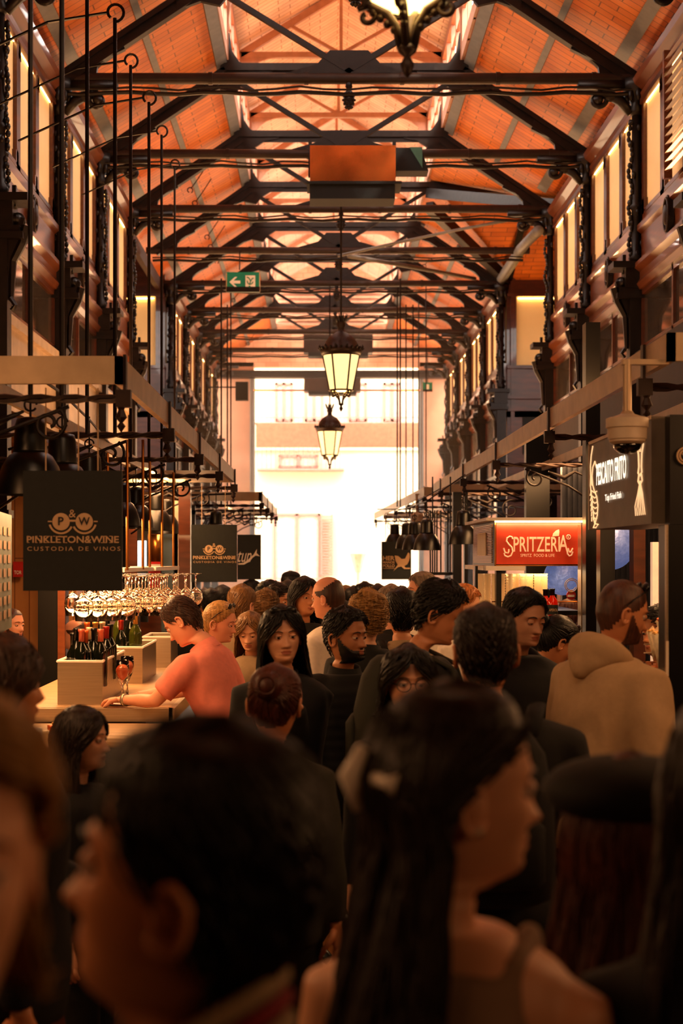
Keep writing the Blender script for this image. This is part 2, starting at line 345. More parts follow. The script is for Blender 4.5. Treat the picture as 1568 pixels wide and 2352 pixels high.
# ridge and valley beams of the crossing
t = thing('crossing_beams', (3.3, KY(3), ZT), 'heavy grey beams meeting over the side crossing on the right', 'roof beams')
b = MB(); b.bar((LX1, KY(3), ZCOL - .3), (XR + .1, KY(4), ZT + .05), .12, .16); b.build('valley_beam', 'iron', t)
b = MB(); b.bar((LX1, KY(3), ZCOL - .1), (XR + .1, KY(2), ZT + .05), .12, .14); b.build('valley_beam', 'iron', t)
b = MB(); b.bar((LX1, KY(3), ZCOL - .02), (7.0, KY(3), ZCOL - .02), .12, .16); b.build('ridge_beam', 'iron', t)
for x in (3.1, 4.4):
    b = MB(); b.bar((x, KY(2), ZT + .1), (x, KY(3), zr_ - .06), .1, .12); b.bar((x, KY(4), ZT + .1), (x, KY(3), zr_ - .06), .1, .12); b.build('rafter', 'iron', t)
b = MB(); b.tube([(XR, KY(2), ZT + .0), (XR, KY(4), ZT + .0)], .05, 8); b.build('cross_tie', 'iron', t)
def duct(pts, r, label, m='ladder'):
    return tag(MB().tube(pts, r, 10).build('cable_conduit', m, smooth=True), label, 'pipe')
duct([P(775, 588, 19.5), P(900, 560, 19.4), P(1050, 528, 19.2), P(1168, 506, 18.6)], .02, 'pale thin rod running from the middle truss up to the right')
duct([P(800, 588, 19.6), P(900, 605, 20.5), P(1010, 625, 22), P(1090, 640, 23.2)], .03, 'pale cable bundle sagging to the right below the crossing')
duct([P(1236, 530, 18.3), P(1196, 570, 20.5), P(1150, 640, 23.1)], .07, 'cable bundle wrapped around a slanting pipe at the crossing')

# ---- columns (built once, copied)
def column_proto():
    t = thing('iron_column', (0, 0, 0), 'x', 'column', 'cast iron columns')
    z1 = ZC + 2.42
    b = MB(); b.box((-.13, -.13, 0), (.13, .13, .12)); b.lathe([(.11, .12), (.12, .2), (.09, .26)], n=12); b.build('base', 'iron', t)
    b = MB(); b.box((-.075, -.075, .24), (.075, .075, z1)); 
    for z in (1.2, 2.2): b.box((-.09, -.09, z), (.09, .09, z + .06))
    b.build('lower_shaft', 'iron', t)
    b = MB(); b.box((-.11, -.11, z1), (.2, .11, z1 + .05)); b.box((-.09, -.09, z1 + .05), (.17, .09, z1 + .1)); b.box((-.13, -.13, z1 + .28), (.24, .13, z1 + .34)); b.box((-.1, -.1, z1 + .1), (.12, .1, z1 + .28))
    b.box((.1, -.02, z1 + .34), (.13, .02, z1 + .42))
    b.build('lower_capital', 'iron', t)
    b = MB(); zz = z1 + .16
    b.tube(spiral((.13, 0, zz), (1, 0, 0), (0, 0, 1), .10, .02, 90, 520, 26), .022, 6); b.lathe([(.001, 0), (.04, .0)], (.13, 0, zz))
    b.tube([(.20, 0, zz - .05), (.17, 0, zz - .18), (.10, 0, zz - .32), (.09, 0, zz - .62)], [.05, .04, .035, .02], 6)
    b.prism([(.02, .08), (.2, .0), (.16, -.14), (.09, -.3), (.07, -.5), (.02, -.55)], (0, -.035, zz), (1, 0, 0), (0, 0, 1), (0, .07, 0)); b.ball((.13, 0, zz), (.05, .07, .05))
    b.tube([(.09, -.03, zz - .60), (.13, -.03, zz - .66), (.1, -.03, zz - .7)], .02, 5); b.build('scroll_bracket', 'iron', t)
    b = MB(); prof = []; z = z1 + .34; zt = ZT - .35
    b.lathe([(.055, z), (.075, z + .05), (.05, z + .1), (.045, z + .5), (.065, z + .53), (.045, z + .56), (.042, zt)], n=12)
    rnd = random.Random(3)
    for i in range(26):
        a = rnd.uniform(0, 6.28); zz2 = z + .08 + (zt - z - .1) * i / 26; r = .05 + .012 * math.sin(i * 1.3); b.ball((r * math.cos(a), r * math.sin(a), zz2), (.02, .02, .035), 6, 4)
        b.ball((.055 + .014 * math.sin(i * .9), .02 * math.cos(i), zz2), (.022, .025, .03), 6, 4)
    b.build('upper_shaft', 'iron', t, smooth=True)
    b = MB(); b.lathe([(.045, zt), (.07, zt + .04), (.05, zt + .1), (.09, zt + .2), (.13, zt + .26), (.13, zt + .34)], n=12)
    for j in range(8):
        a = j * math.pi / 4; b.ball((.09 * math.cos(a), .09 * math.sin(a), zt + .18), (.03, .03, .06), 6, 5)
    b.build('upper_capital', 'iron', t, smooth=True)
    b = MB(); zb = ZT - .10
    b.box((0, -.05, zb), (.55, .05, zb + .07)); b.tube([(.05, 0, zt + .02), (.15, 0, zt + .14), (.32, 0, zb - .03)], [.04, .05, .035], 6); b.tube(spiral((.36, 0, zb - .10), (1, 0, 0), (0, 0, 1), .10, .02, 90, 480, 24), .026, 6); b.ball((.36, 0, zb - .1), (.05, .06, .05)); b.ball((.24, 0, zb - .07), (.08, .05, .05))
    b.build('top_bracket', 'iron', t, smooth=True)
    return t
cp = column_proto(); first = True
for side, X in ((-1, XL), (1, XR)):
    for k in (-2, -1, 0, 1, 2, 4, 5, 6, 7, 8):
        if side < 0: l = 'cast iron column on the left side, '
        else: l = 'cast iron column on the right side, '
        l += {-2: 'outside the left of the frame nearest the camera', -1: 'nearest to the camera at the frame edge', 0: 'first whole one from the camera', 1: 'second whole one from the camera', 2: 'last one before the open crossing', 4: 'first one beyond the open crossing',
              5: 'second beyond the open crossing', 6: 'third beyond the crossing', 7: 'fourth beyond the crossing', 8: 'against the end wall by the doorway'}[k]
        if k == -2: continue
        loc = (X, KY(k) - (.25 if k == 8 else 0), 0); rz = 0 if side < 0 else math.pi
        if first: cp.location = loc; cp.rotation_euler = (0, 0, rz); cp['label'] = l; first = False
        else: copy_tree(cp, loc, rz, l)
t4 = None
# ---- upper side walls
def side_wall(side, k0, k1, X=None):
    X = XL if side < 0 else XR; xo = X + side * .06      # face of the wall, just behind the columns
    y0, y1 = KY(k0) + .08, KY(k1) - .08; nm = 'wall_left' if side < 0 else 'wall_right'
    z0, zb, zp = ZC + 2.50, ZC + 3.2, ZC + 4.28
    b = MB()                                              # moulded band
    prof = [(0, z0), (.05, z0), (.08, z0 + .05), (.05, z0 + .1), (.05, z0 + .16), (.10, z0 + .2), (.10, z0 + .24), (.03, z0 + .27), (.03, z0 + .52), (.07, z0 + .55), (.07, z0 + .6), (.02, z0 + .64), (.02, zb), (-.06, zb), (-.06, z0)]
    b.prism([(-side * p[0], p[1]) for p in prof], (xo, y0, 0), (1, 0, 0), (0, 0, 1), (0, y1 - y0, 0)); struct(nm, b, 'woodl')
    b = MB()                                              # cornice above the panels
    prof = [(-.06, zp), (.03, zp), (.05, zp + .05), (.03, zp + .08), (.10, zp + .13), (.12, zp + .18), (-.06, zp + .3)]
    b.prism([(-side * p[0], p[1]) for p in prof], (xo, y0 - .08, 0), (1, 0, 0), (0, 0, 1), (0, y1 - y0 + .16, 0)); struct(nm, b, 'woodl')
    b = MB().box((xo + side * .1, y0 - .1, z0 - .6), (xo + side * .16, y1 + .1, zp + .5)); struct(nm, b, 'wood')
    global wn
    n = 3; w = (y1 - y0) / n
    for i in range(n):
        wn += 1; a, c = y0 + w * i, y0 + w * (i + 1); fr = MB()
        xf, xb = xo - side * .025, xo + side * .02
        def fb(y_, z_, y2, z2, f=xf): fr.box((min(f, xb), y_, z_), (max(f, xb), y2, z2))
        fb(a, zb, a + .07, zp); fb(c - .07, zb, c, zp); fb(a, zb, c, zb + .04); fb(a, zp - .05, c, zp, xf - side * .02)
        fb(a + .0, zp - .16, a + .10, zp - .04); fb(c - .10, zb + .02, c, zb + .14)
        o = struct('window_%d' % wn, fr, 'wood')
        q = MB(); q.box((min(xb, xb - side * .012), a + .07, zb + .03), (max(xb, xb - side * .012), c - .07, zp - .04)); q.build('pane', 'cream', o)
        MB().box((min(xo + side * .002, xo - side * .005), a + .08, zp - .056), (max(xo + side * .002, xo - side * .005), c - .08, zp - .052)).build('led_strip', 'led', o)
    # shield on the band
    ym = (y0 + y1) / 2; s = thing('carved_shield', (xo - side * .05, ym, z0 + .4), ('oval carved shield on the left wooden band, ' if side < 0 else 'oval carved shield on the right wooden band, ') + {-1: 'nearest bay', 0: 'bay between first and second column', 1: 'bay before the crossing', 4: 'first bay past the crossing', 5: 'second bay past the crossing', 6: 'third bay past the crossing', 7: 'last bay by the doorway', 2: 'bay at the crossing'}[k0], 'ornament', 'carved shields on the wooden bands')
    q = MB(); pts = [(.10 * math.sin(R(a)) * (1 if 90 < a < 270 else .85), .17 * math.cos(R(a))) for a in range(0, 360, 15)]
    q.prism(pts, (xo - side * .04, ym, z0 + .42), (0, 1, 0), (0, 0, 1), (-side * .04, 0, 0)); q.build('plate', 'iron', s)
    q = MB(); q.ball((xo - side * .09, ym, z0 + .42), (.02, .055, .09)); q.tube([(xo - side * .085, ym + .08 * math.sin(R(a)), z0 + .42 + .14 * math.cos(R(a))) for a in range(0, 375, 15)], .012, 5); q.build('relief', 'ironb', s, smooth=True)
    # transom glass and fascia under the band
    zf = ZC + 1.93; wn += 1; fr = MB(); fr.box((xo - .03, y0, zf), (xo + .03, y1, zf + .05)); fr.box((xo - .03, y0, z0 - .05), (xo + .03, y1, z0))
    for y in (y0, (y0 + y1) / 2, y1): fr.box((xo - .03, y - .025, zf), (xo + .03, y + .025, z0))
    o = struct('window_%d' % wn, fr, 'wood'); MB().box((xo - .004, y0, zf), (xo + .004, y1, z0)).build('pane', mat('transom_glass', '6a5c4e', .06, .75, .5, 3) if k0 < 4 else 'pane', o)
    if k0 >= 4:                                           # glazed daylight windows past the crossing
        wn += 1; fr = MB(); zl = ZC + .75
        for z in (zl, ZC + 1.35, zf - .03): fr.box((xo - .03, y0, z), (xo + .03, y1, z + .05))
        for i in range(4): y = y0 + (y1 - y0) * i / 3; fr.box((xo - .025, y - .025, zl), (xo + .025, y + .025, zf))
        o = struct('window_%d' % wn, fr, 'iron'); MB().box((xo - .003, y0, zl), (xo + .003, y1, zf)).build('pane', 'pane', o); return
    b = MB(); b.box((xo - .04, y0 - .1, ZC + 1.2), (xo + .04, y1 + .1, zf)); b.box((xo - .04 - side * .05, y0 - .1, zf - .1), (xo + .04 - side * .05, y1 + .1, zf - .02)); b.box((xo - .04 - side * .03, y0 - .1, ZC + 1.16), (xo + .04 - side * .03, y1 + .1, ZC + 1.22)); struct(nm, b, 'galv' if side < 0 else mat('dark_fascia', '24130b', .8))
for k in (-1, 0, 1, 4, 5, 6, 7):
    side_wall(-1, k, k + 1); side_wall(1, k, k + 1)
# louvre in the nearest right bay
b = MB(); X = XR + .0
for i in range(14): b.box((X - .06, 10.9, ZC + 3.25 + i * .072), (X - .03, 12.0, ZC + 3.285 + i * .072), rot=Matrix.Rotation(R(35), 3, 'Y'))
for y in (10.88, 12.0): b.box((X - .07, y, ZC + 3.2), (X + .0, y + .05, ZC + 4.28))
tag(b.build('louvre_shutter', 'woodl'), 'slatted wooden louvre at the upper right edge', 'shutter')
# outer aisle walls, aisle ceilings, back wall, return walls of the crossing
for side, X in ((-1, -5.6), (1, 6.2)):
    nm = 'wall_left' if side < 0 else 'wall_right'
    struct(nm, MB().box((X - .1, YB, 0), (X + .1, KY(4), ZT + 1.8)), mat('aisle_wall', '3a2012', .7)); struct(nm, MB().box((X - .1, KY(4), 0), (X + .1, YE, 2.0)), 'plaster')
    xa = XL - .1 if side < 0 else XR + .1
    for (y0, y1) in ((YB, KY(2)), (KY(4), YE)):
        struct('ceiling', MB().box((min(xa, X), y0, ZC + 2.3), (max(xa, X), y1, ZC + 2.4)), MATS['aisle_wall'])
    struct(nm, MB().box((xa - .05, YB, ZC + 1.2), (xa + .05, KY(-1) - .1, ZT + .3)), 'wood')
    struct(nm, MB().box((xa + side * .12 - .04, YB, ZT - .1), (xa + side * .12 + .04, KY(2) if side > 0 else YE, ZT + .35)), MATS['aisle_wall'])
    # return wall
    ya = KY(4) - .0; x0, x1 = (xa + .0, X) if side > 0 else (X, xa - .0)
    b = MB(); b.box((x0, ya, 2.0), (x1, ya + .1, ZC + 3.12)); b.box((x0, ya, ZC + 4.3), (x1, ya + .1, ZT + .6)); b.box((x0, ya + .06, ZC + 3.0), (x1, ya + .1, ZC + 4.4))
    for z in (ZC + 2.4, ZC + 2.6, ZC + 3.1, ZC + 4.28): b.box((x0, ya - .05, z), (x1, ya, z + .05))
    struct(nm, b, 'wood')
    for i in range(3):
        wn += 1; a = (XR + .25 if side > 0 else XL - .95) + side * i * .95; fr = MB(); fr.box((a - .05, ya - .03, ZC + 3.15), (a, ya + .06, ZC + 4.3)); fr.box((a + .7, ya - .03, ZC + 3.15), (a + .75, ya + .06, ZC + 4.3))
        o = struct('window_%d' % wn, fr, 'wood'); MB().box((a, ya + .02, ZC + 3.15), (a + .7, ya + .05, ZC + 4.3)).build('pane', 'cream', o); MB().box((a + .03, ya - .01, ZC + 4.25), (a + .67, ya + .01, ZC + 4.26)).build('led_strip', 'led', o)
    if side > 0:
        struct('wall_right', MB().box((XR + .35, ya - .04, ZC + 1.7), (x1, ya - .01, ZC + 2.3)), 'blackm')  # black sheet stands for the shade inside a dark opening
struct('ceiling', MB().box((-5.6, KY(2), ZT + .4), (XL - .1, KY(4), ZT + .5)), MATS['aisle_wall'])
struct('wall_back', MB().box((-6, YB - .1, 0), (6.5, YB, 9.5)), MATS['aisle_wall'])
for x0, x1 in ((-8, XL - .2), (XR + .2, 9)):
    pass
# roof edge cap over the side wall (keeps the sky out)
# end wall with the great doorway
DX0, DX1 = -1.60, 2.40; ZD = ZC + 4.32
b = MB(); b.box((-5.7, YE, 0), (DX0, YE + .3, ZT + .2)); struct('wall_end', b, 'plaster')
b = MB(); b.box((DX1, YE, 0), (6.3, YE + .3, ZT + .2)); struct('wall_end', b, 'plaster')
xm = (LX0 + LX1) / 2
b = MB().prism([(-5.7, ZT + .1), (6.3, ZT + .1), (6.3, ZT + 2), (LX1, ZLR), (LX0, ZLR), (-5.7, ZT + 2)], (0, YE, 0), (1, 0, 0), (0, 0, 1), (0, .3, 0)); struct('wall_end', b, 'brick_wall')
b = MB(); b.box((XL - .2, YE - .25, ZD), (XR + .2, YE, ZD + .14)); b.box((XL - .2, YE - .3, ZD - .02), (XR + .2, YE + .02, ZD + .02)); b.box((XL - .2, YE - .3, ZD + .12), (XR + .2, YE + .02, ZD + .15)); struct('trim_1', b, 'iron')
for i, x in enumerate((DX0, DX1)):
    s = -1 if i == 0 else 1; b = MB(); b.box((x - .03, YE - .08, 0), (x + .03, YE, ZD)); b.box((x + s * .07 - .02, YE - .05, 0), (x + s * .07 + .02, YE, ZD)); struct('door_%d' % (i + 1), b, 'ladder')
tag(MB().tube([(DX0, YE - .15, P(0, 898, YE).z), (DX1, YE - .15, P(0, 898, YE).z)], .025, 8).build('pipe', 'copper', smooth=True), 'thin reddish pipe crossing the top of the doorway', 'pipe')
# louvre at the lantern's far end
t = thing('lantern_louvre', (xm, YE - .1, ZCOL + .2), 'row of horizontal slats closing the far end of the roof lantern', 'louvre')
b = MB()
for i in range(9): b.box((LX0, YE - .25, ZCOL + .15 + i * .11), (LX1, YE - .1, ZCOL + .19 + i * .11), rot=Matrix.Rotation(R(30), 3, 'X'))
b.build('slats', 'pinkiron', t)

# ================================================================ THE STREET OUTSIDE
YF = 44.0
f = thing('street_building', (0, YF, 0), 'sunlit pale street building with balconies seen through the great doorway', 'building')
b = MB(); b.box((-12, YF, -.02), (12, YF + .5, 8.6)); b.box((-12, YF - .12, P(0, 1035, YF).z), (12, YF, P(0, 1030, YF).z + .05)); b.build('wall', 'fac', f)
def pxb(x0, y0, x1, y1, Y=YF): a = P(x0, y1, Y); c = P(x1, y0, Y); return a.x, a.z, c.x, c.z
for i, (x0, y0, x1, y1) in enumerate([(628, 1180, 735, 1340), (632, 880, 672, 968), (700, 880, 742, 968), (800, 880, 842, 968), (880, 880, 920, 968), (640, 1045, 730, 1075)]):
    a = pxb(x0, y0, x1, y1); w = MB(); t_ = .07
    w.box((a[0], YF - .1, a[1]), (a[0] + t_, YF, a[3])); w.box((a[2] - t_, YF - .1, a[1]), (a[2], YF, a[3])); w.box((a[0], YF - .1, a[3] - t_), (a[2], YF, a[3])); m_ = (a[0] + a[2]) / 2
    w.box((m_ - t_ * .7, YF - .1, a[1]), (m_ + t_ * .7, YF, a[3])); w.box((a[0], YF - .1, a[1]), (a[2], YF, a[1] + t_))
    o = w.build('window_frame', 'facpink', f); MB().box((a[0], YF - .03, a[1]), (a[2], YF - .01, a[3])).build('pane', mat('street_window', 'a89c8c', .2), o)
a = pxb(736, 1182, 764, 1322); sh = MB(); sh.box((a[0], YF - .16, a[1]), (a[0] + .05, YF - .1, a[3])); sh.box((a[2] - .05, YF - .16, a[1]), (a[2], YF - .1, a[3]))
for i in range(22):
    z = a[1] + (a[3] - a[1]) * i / 22; sh.box((a[0], YF - .15, z), (a[2], YF - .11, z + .04))
sh.build('shutter', 'facpink', f)
for (y0, y1, x0, x1) in ((1020, 1076, 590, 790), (1330, 1345, 590, 770), (960, 970, 590, 960)):
    a = pxb(x0, y0, x1, y1, YF - .5); r = MB(); r.box((a[0], YF - .5, a[1] - .06), (a[2], YF, a[1])); r.box((a[0], YF - .5, a[3]), (a[2], YF - .46, a[3] + .03))
    for i in range(int((a[2] - a[0]) / .14)): r.box((a[0] + i * .14, YF - .49, a[1]), (a[0] + i * .14 + .02, YF - .47, a[3]))
    r.build('balcony', 'facpink', f)
a = pxb(588, 973, 972, 1028, 37.5)
aw = thing('awning', (0, 37.5, 0), 'wide beige canvas band stretched across the doorway outside', 'awning')
MB().box((a[0], 37.4, a[1]), (a[2], 37.5, a[3])).build('valance', mat('canvas', '9a6a50', .8), aw)
MB().bar((a[0], 37.45, a[3]), (a[0], YF, a[3] + .2), .05, .05).build('support_arm', 'facpink', aw); MB().bar((a[2], 37.45, a[3]), (a[2], YF, a[3] + .2), .05, .05).build('support_arm', 'facpink', aw)
for X in (-6.5, 6.5): pass
sl_ = thing('street_lamp', P(822, 1420, 40) * 1, 'pale old style street lamp out in the glare beyond the doorway', 'street lamp'); sl_.location.z = 0; sl_['_w'][2] = 0
c = P(822, 1290, 40); b = MB(); b.tube([(c.x, 40, 0), (c.x, 40, c.z - .3)], .04, 8); b.build('post', 'pinkiron', sl_)
b = MB(); b.lathe([(.08, -.3), (.22, .2), (.25, .22), (.1, .38), (.02, .45)], (c.x, 40, c.z), 6); b.build('lamp_head', mat('street_lamp_glass', 'a08c74', .4), sl_)

# scattering volume added for the glow around the bright doorway
hz = bpy.data.materials.new('haze'); hz.use_nodes = True; nt = hz.node_tree; nt.nodes.remove(nt.nodes['Principled BSDF']); vsn = nt.nodes.new('ShaderNodeVolumeScatter'); vsn.inputs['Color'].default_value = (1, .82, .66, 1); vsn.inputs['Density'].default_value = .013; vsn.inputs['Anisotropy'].default_value = .55; nt.links.new(vsn.outputs[0], nt.nodes['Material Output'].inputs['Volume']); MATS['haze'] = hz
o = MB().box((-2.35, 24.2, .02), (2.85, YE - .35, ZT - .1)).build('haze', 'haze'); tag(o, 'haze volume added for the glow in the far part of the hall before the bright doorway', 'haze'); o['kind'] = 'stuff'

# ================================================================ CANOPIES
def canopy(side, X, y0, y1, Xb, zr0, ys, label, taper=0):
    z1 = ZC + zr0; z0 = z1 - .11; t = thing('stall_canopy', (X, y0, z0), label, 'canopy')
    b = MB(); s = side
    b.box((min(X, X - s * -.03), y0, z0), (max(X, X + s * .03), y1, z1)) if not taper else b.bar((X, y0, (z0 + z1) / 2), (X - s * taper, y1, (z0 + z1) / 2), .03, .11)
    b.box((min(X, Xb), y0, z0), (max(X, Xb), y0 + .03, z1)); b.box((min(X, Xb), y1, z0), (max(X, Xb), y1 + .03, z1)); b.build('fascia_board', 'galv', t)
    Xi = X + s * .6
    b = MB(); b.box((min(Xi, Xi + s * .02), y0 + .1, z0 + .0), (max(Xi, Xi + s * .02), y1, z0 + .07)); b.build('inner_rail', 'galv', t)
    for y in ys:
        xx = X - s * taper * (y - y0) / (y1 - y0) if taper else X
        b = MB(); zb = z0 - .055
        n = 34; 
        for q in (0, 1):
            b.tube([(xx + (Xb - xx) * i / n, y + .01 * math.cos(i * 1.1 + q * math.pi), zb + .01 * math.sin(i * 1.1 + q * math.pi)) for i in range(n + 1)], .011, 5)
        b.box((xx - .03 * 1, y - .02, z0 - .09), (xx + .03, y + .02, z0 - .02)); b.box((xx - s * .012, y - .022, z0 - .03), (xx, y + .022, z1 + .01)) if s < 0 else b.box((xx - .012, y - .022, z0 - .03), (xx, y + .022, z1 + .01))
        b.lathe([(.001, -.19), (.018, -.165), (.007, -.15), (.024, -.13), (.012, -.10), (.02, -.08)], (xx + s * .01, y, z0), 8)
        b.build('twisted_bar', 'ironb', t)
        b = MB(); xa = Xb; 
        p0 = Vector((xx + s * .22, y, zb - .03)); 
        b.tube([p0, (xx + s * .55, y, zb - .16), (xx + s * .95, y, zb - .42)], .009, 5)
        b.tube(spiral((xx + s * .30, y, zb - .10), (s, 0, 0), (0, 0, 1), .075, .015, 120, 600, 30), .008, 5)
        b.tube(spiral((xx + s * .78, y, zb - .17), (s, 0, 0), (0, 0, 1), .11, .02, 60, 560, 30), .008, 5)
        b.tube([(xx + s * .40, y, zb - .05), (xx + s * .52, y, zb - .1), (xx + s * .60, y, zb - .05), (xx + s * .68, y, zb - .09)], [.006, .02, .012, .004], 6)
        b.build('scroll_bracket', 'iron', t, smooth=True)
    return t
canopy(-1, -.787, 5.65, 13.1, -2.4, .80, (5.7, 7.4, 9.25, 11.1, 13.05), 'long pale metal fascia canopy hanging over the left wine bar')
canopy(-1, -.72, 17.4, 23.4, -2.4, .80, (17.5, 19.4, 21.3, 23.3), 'shorter far canopy on the left side near the doorway')
canopy(1, 1.345, 5.5, 16.9, 2.9, .87, (5.9, 8.35, 10.87, 13.37, 15.87), 'long pale metal fascia canopy over the right stalls')
canopy(1, 1.30, 17.6, 28, 2.9, .87, (17.7, 20, 22.5, 25, 27.8), 'far canopy on the right side near the doorway', taper=.22)
# suspension rods with hooks
def rod(x, y0, y1, Y, label, hook=True):
    a = P(x, y0, Y); c = P(x, y1, Y); c.z = ZC + (.64 if x < 800 else .71); b = MB(); b.tube([a, c], .011, 6)
    if hook:
        b.tube(spiral(a + Vector((0, 0, .03)), (1, 0, 0), (0, 0, 1), .05, .035, -90, 230, 14), .008, 5); b.tube([a + Vector((-.04, 0, .03)), a + Vector((-.35, 0, -.02)), a + Vector((-.85, 0, -.25))], .008, 5)
    return tag(b.build('suspension_rod', 'iron'), label, 'rod', 'canopy suspension rods')
rd = [(70, -60, 822, 5.7, 0), (142, -60, 840, 5.7, 0), (200, -80, 880, 7.4, 0), (264, 42, 890, 7.4, 1), (300, 150, 900, 9.25, 1), (342, 235, 960, 9.25, 1), (371, 310, 990, 11.1, 1), (401, 385, 1010, 13.05, 1), (508, 640, 1130, 17.5, 0), (522, 700, 1130, 19.4, 0), (530, 650, 1130, 21.3, 0)]
for i, (x, a, c, Y, h) in enumerate(rd):
    rod(x, a, c, Y, 'thin iron suspension rod above the left canopies, ' + ['leftmost', 'second from the left', 'third from the left', 'fourth, with the highest curled hook', 'fifth, with a curled hook', 'sixth, with a curled hook', 'seventh, with a curled hook', 'eighth, right of the others with a hook', 'over the far canopy, leftmost', 'over the far canopy, middle', 'over the far canopy, rightmost'][i], h)
for i, x in enumerate((912, 919, 932, 948, 961, 978)):
    rod(x, [660, 640, 700, 700, 690, 655][i], [1165, 1160, 1150, 1145, 1135, 1130][i], [20, 20, 22.5, 22.5, 25, 25][i], 'thin dark rod above the far right canopy, ' + ['leftmost', 'second', 'third', 'fourth', 'fifth', 'rightmost'][i] + ' of the six', False)
# small curled hooks on the roof
for i, (x, y, Y) in enumerate([(436, 437, 15), (447, 467, 15.5), (475, 545, 17), (483, 567, 17.5), (497, 600, 18.5), (535, 690, 21), (545, 715, 22), (568, 790, 25), (973, 612, 19), (985, 650, 20)]):
    Y = 9.
    while P(x, y, Y).z < (slz if x < 700 else slzr)(P(x, y, Y).x) - .22 and Y < 33: Y += .1
    c = P(x, y, Y); b = MB(); b.tube(spiral(c, (1, 0, 0), (0, 0, 1), .04, .03, -60, 250, 12), .008, 5); b.tube([c + Vector((.02, 0, .03)), c + Vector((.1, 0, .14)), (c.x + .25, c.y, (slz if c.x < 0 else slzr)(c.x + .25) + .02)], .007, 5)
    tag(b.build('curled_hook', 'iron'), 'thin curled iron hook under the roof slope, ' + ['left, beside the fourth rod', 'left, below another hook', 'left, over the crossing', 'left, lower of two over the crossing', 'left, above the exit sign', 'left, under the exit sign', 'left, between sign and window wall', 'left, farthest away', 'right, above the crossing', 'right, below another hook'][i], 'hook', 'curled roof hooks')

# ================================================================ LANTERN LAMPS
def lantern():
    t = thing('hanging_lantern', (0, 0, 0), 'x', 'lamp', 'hanging lanterns')   # origin at the tip of the finial
    b = MB(); b.lathe([(.001, 0), (.012, .015), (.022, .04), (.01, .065), (.028, .08), (.03, .09), (.02, .1)], n=12)
    for j in range(4):
        a = j * math.pi / 2 + math.pi / 4; d = Vector((math.cos(a), math.sin(a), 0)); z = Vector((0, 0, 1))
        b.tube([d * .02 + z * .09, d * .035 + z * .16, d * .06 + z * .2, d * .12 + z * .235, d * .155 + z * .225], [.012, .013, .014, .014, .01], 6)
        b.tube(spiral(d * .125 + z * .2, d, z, .035, .01, 60, 420, 16), .009, 5)
        for q in range(4): b.ball(d * (.04 + q * .022) + z * (.15 + q * .02), .014, 6, 4)
    b.build('scroll_foot', 'ironb', t, smooth=True)
    b = MB(); n = 6; z0, z1, r0, r1 = .235, .63, .13, .205
    for j in range(n):
        a = 2 * math.pi * (j + .0) / n; d = Vector((math.cos(a), math.sin(a), 0)); b.bar(d * r0 + Vector((0, 0, z0)), d * r1 + Vector((0, 0, z1)), .014, .014)
    for r, z in ((r0, z0), (r1, z1), (r1 + .012, z1 + .03), (r1 + .006, z1 + .06)): b.tube([(r * math.cos(j * math.pi / 12), r * math.sin(j * math.pi / 12), z) for j in range(25)], .011, 5)
    b.build('cage', 'ironb', t)
    b = MB(); b.lathe([(r0 - .006, z0), (r1 - .006, z1)], n=6); b.f = b.f[:-2]; b.m = b.m[:-2]; b.build('glass_pane', 'lampglass', t)
    b = MB(); b.ball((0, 0, .43), (.05, .05, .07), 16, 10); b.build('bulb', 'lampcore', t, smooth=True)
    b = MB(); z2 = z1 + .06; b.lathe([(r1 + .01, z1), (r1 + .03, z1 + .04), (r1 + .03, z1 + .07), (.19, z1 + .09), (.175, z1 + .15), (.13, z1 + .21), (.07, z1 + .25), (.04, z1 + .27), (.035, z1 + .31), (.05, z1 + .33), (.045, z1 + .36), (.05, z1 + .38)], n=24); b.build('dome', 'ironb', t, smooth=True)
    b = MB()
    for j in range(24):
        a = 2 * math.pi * j / 24; d = Vector((math.cos(a), math.sin(a), 0)); h = .05 if j % 2 else .03
        b.tube([d * (r1 + .025) + Vector((0, 0, z2)), d * (r1 + .045) + Vector((0, 0, z2 + h * .6)), d * (r1 + .04) + Vector((0, 0, z2 + h))], [.014, .012, .003], 5); b.ball(d * (r1 + .03) + Vector((0, 0, z2 + .015)), .016, 6, 4)
    for j in range(10):
        a = 2 * math.pi * j / 10; d = Vector((math.cos(a), math.sin(a), 0)); b.tube([d * .04 + Vector((0, 0, z1 + .37)), d * .06 + Vector((0, 0, z1 + .42)), d * .075 + Vector((0, 0, z1 + .46))], [.012, .01, .003], 5)
    b.build('leaf_crown', 'iron', t, smooth=True)
    return t
ln = lantern()
b = MB().tube([(0, 0, 1.0), (0, 0, 3.15)], .012, 6); b.build('rod', 'iron', ln)
def place_lamp(o, px, py, Y, e, sc=1):
    p = P(px, py, Y); o.location = p; o.scale = (sc, sc, sc); light('POINT', p + Vector((0, 0, .43)), e, (1, .62, .3), name='lantern_bulb', radius=.12)
ln['label'] = 'glowing old iron lantern with crown, larger one hanging in the middle of the hall'
l2 = copy_tree(ln, label='glowing iron lantern, smaller and farther, hanging lowest before the doorway')
l3 = copy_tree(ln, label='blurred iron lantern cut by the top edge of the picture')
place_lamp(ln, 783, 946, KY(1), 60, 1.0); place_lamp(l2, 757, 1079, KY(4), 60); place_lamp(l3, 935, 180, 4.3, 7)
l3.rotation_euler.z = .5

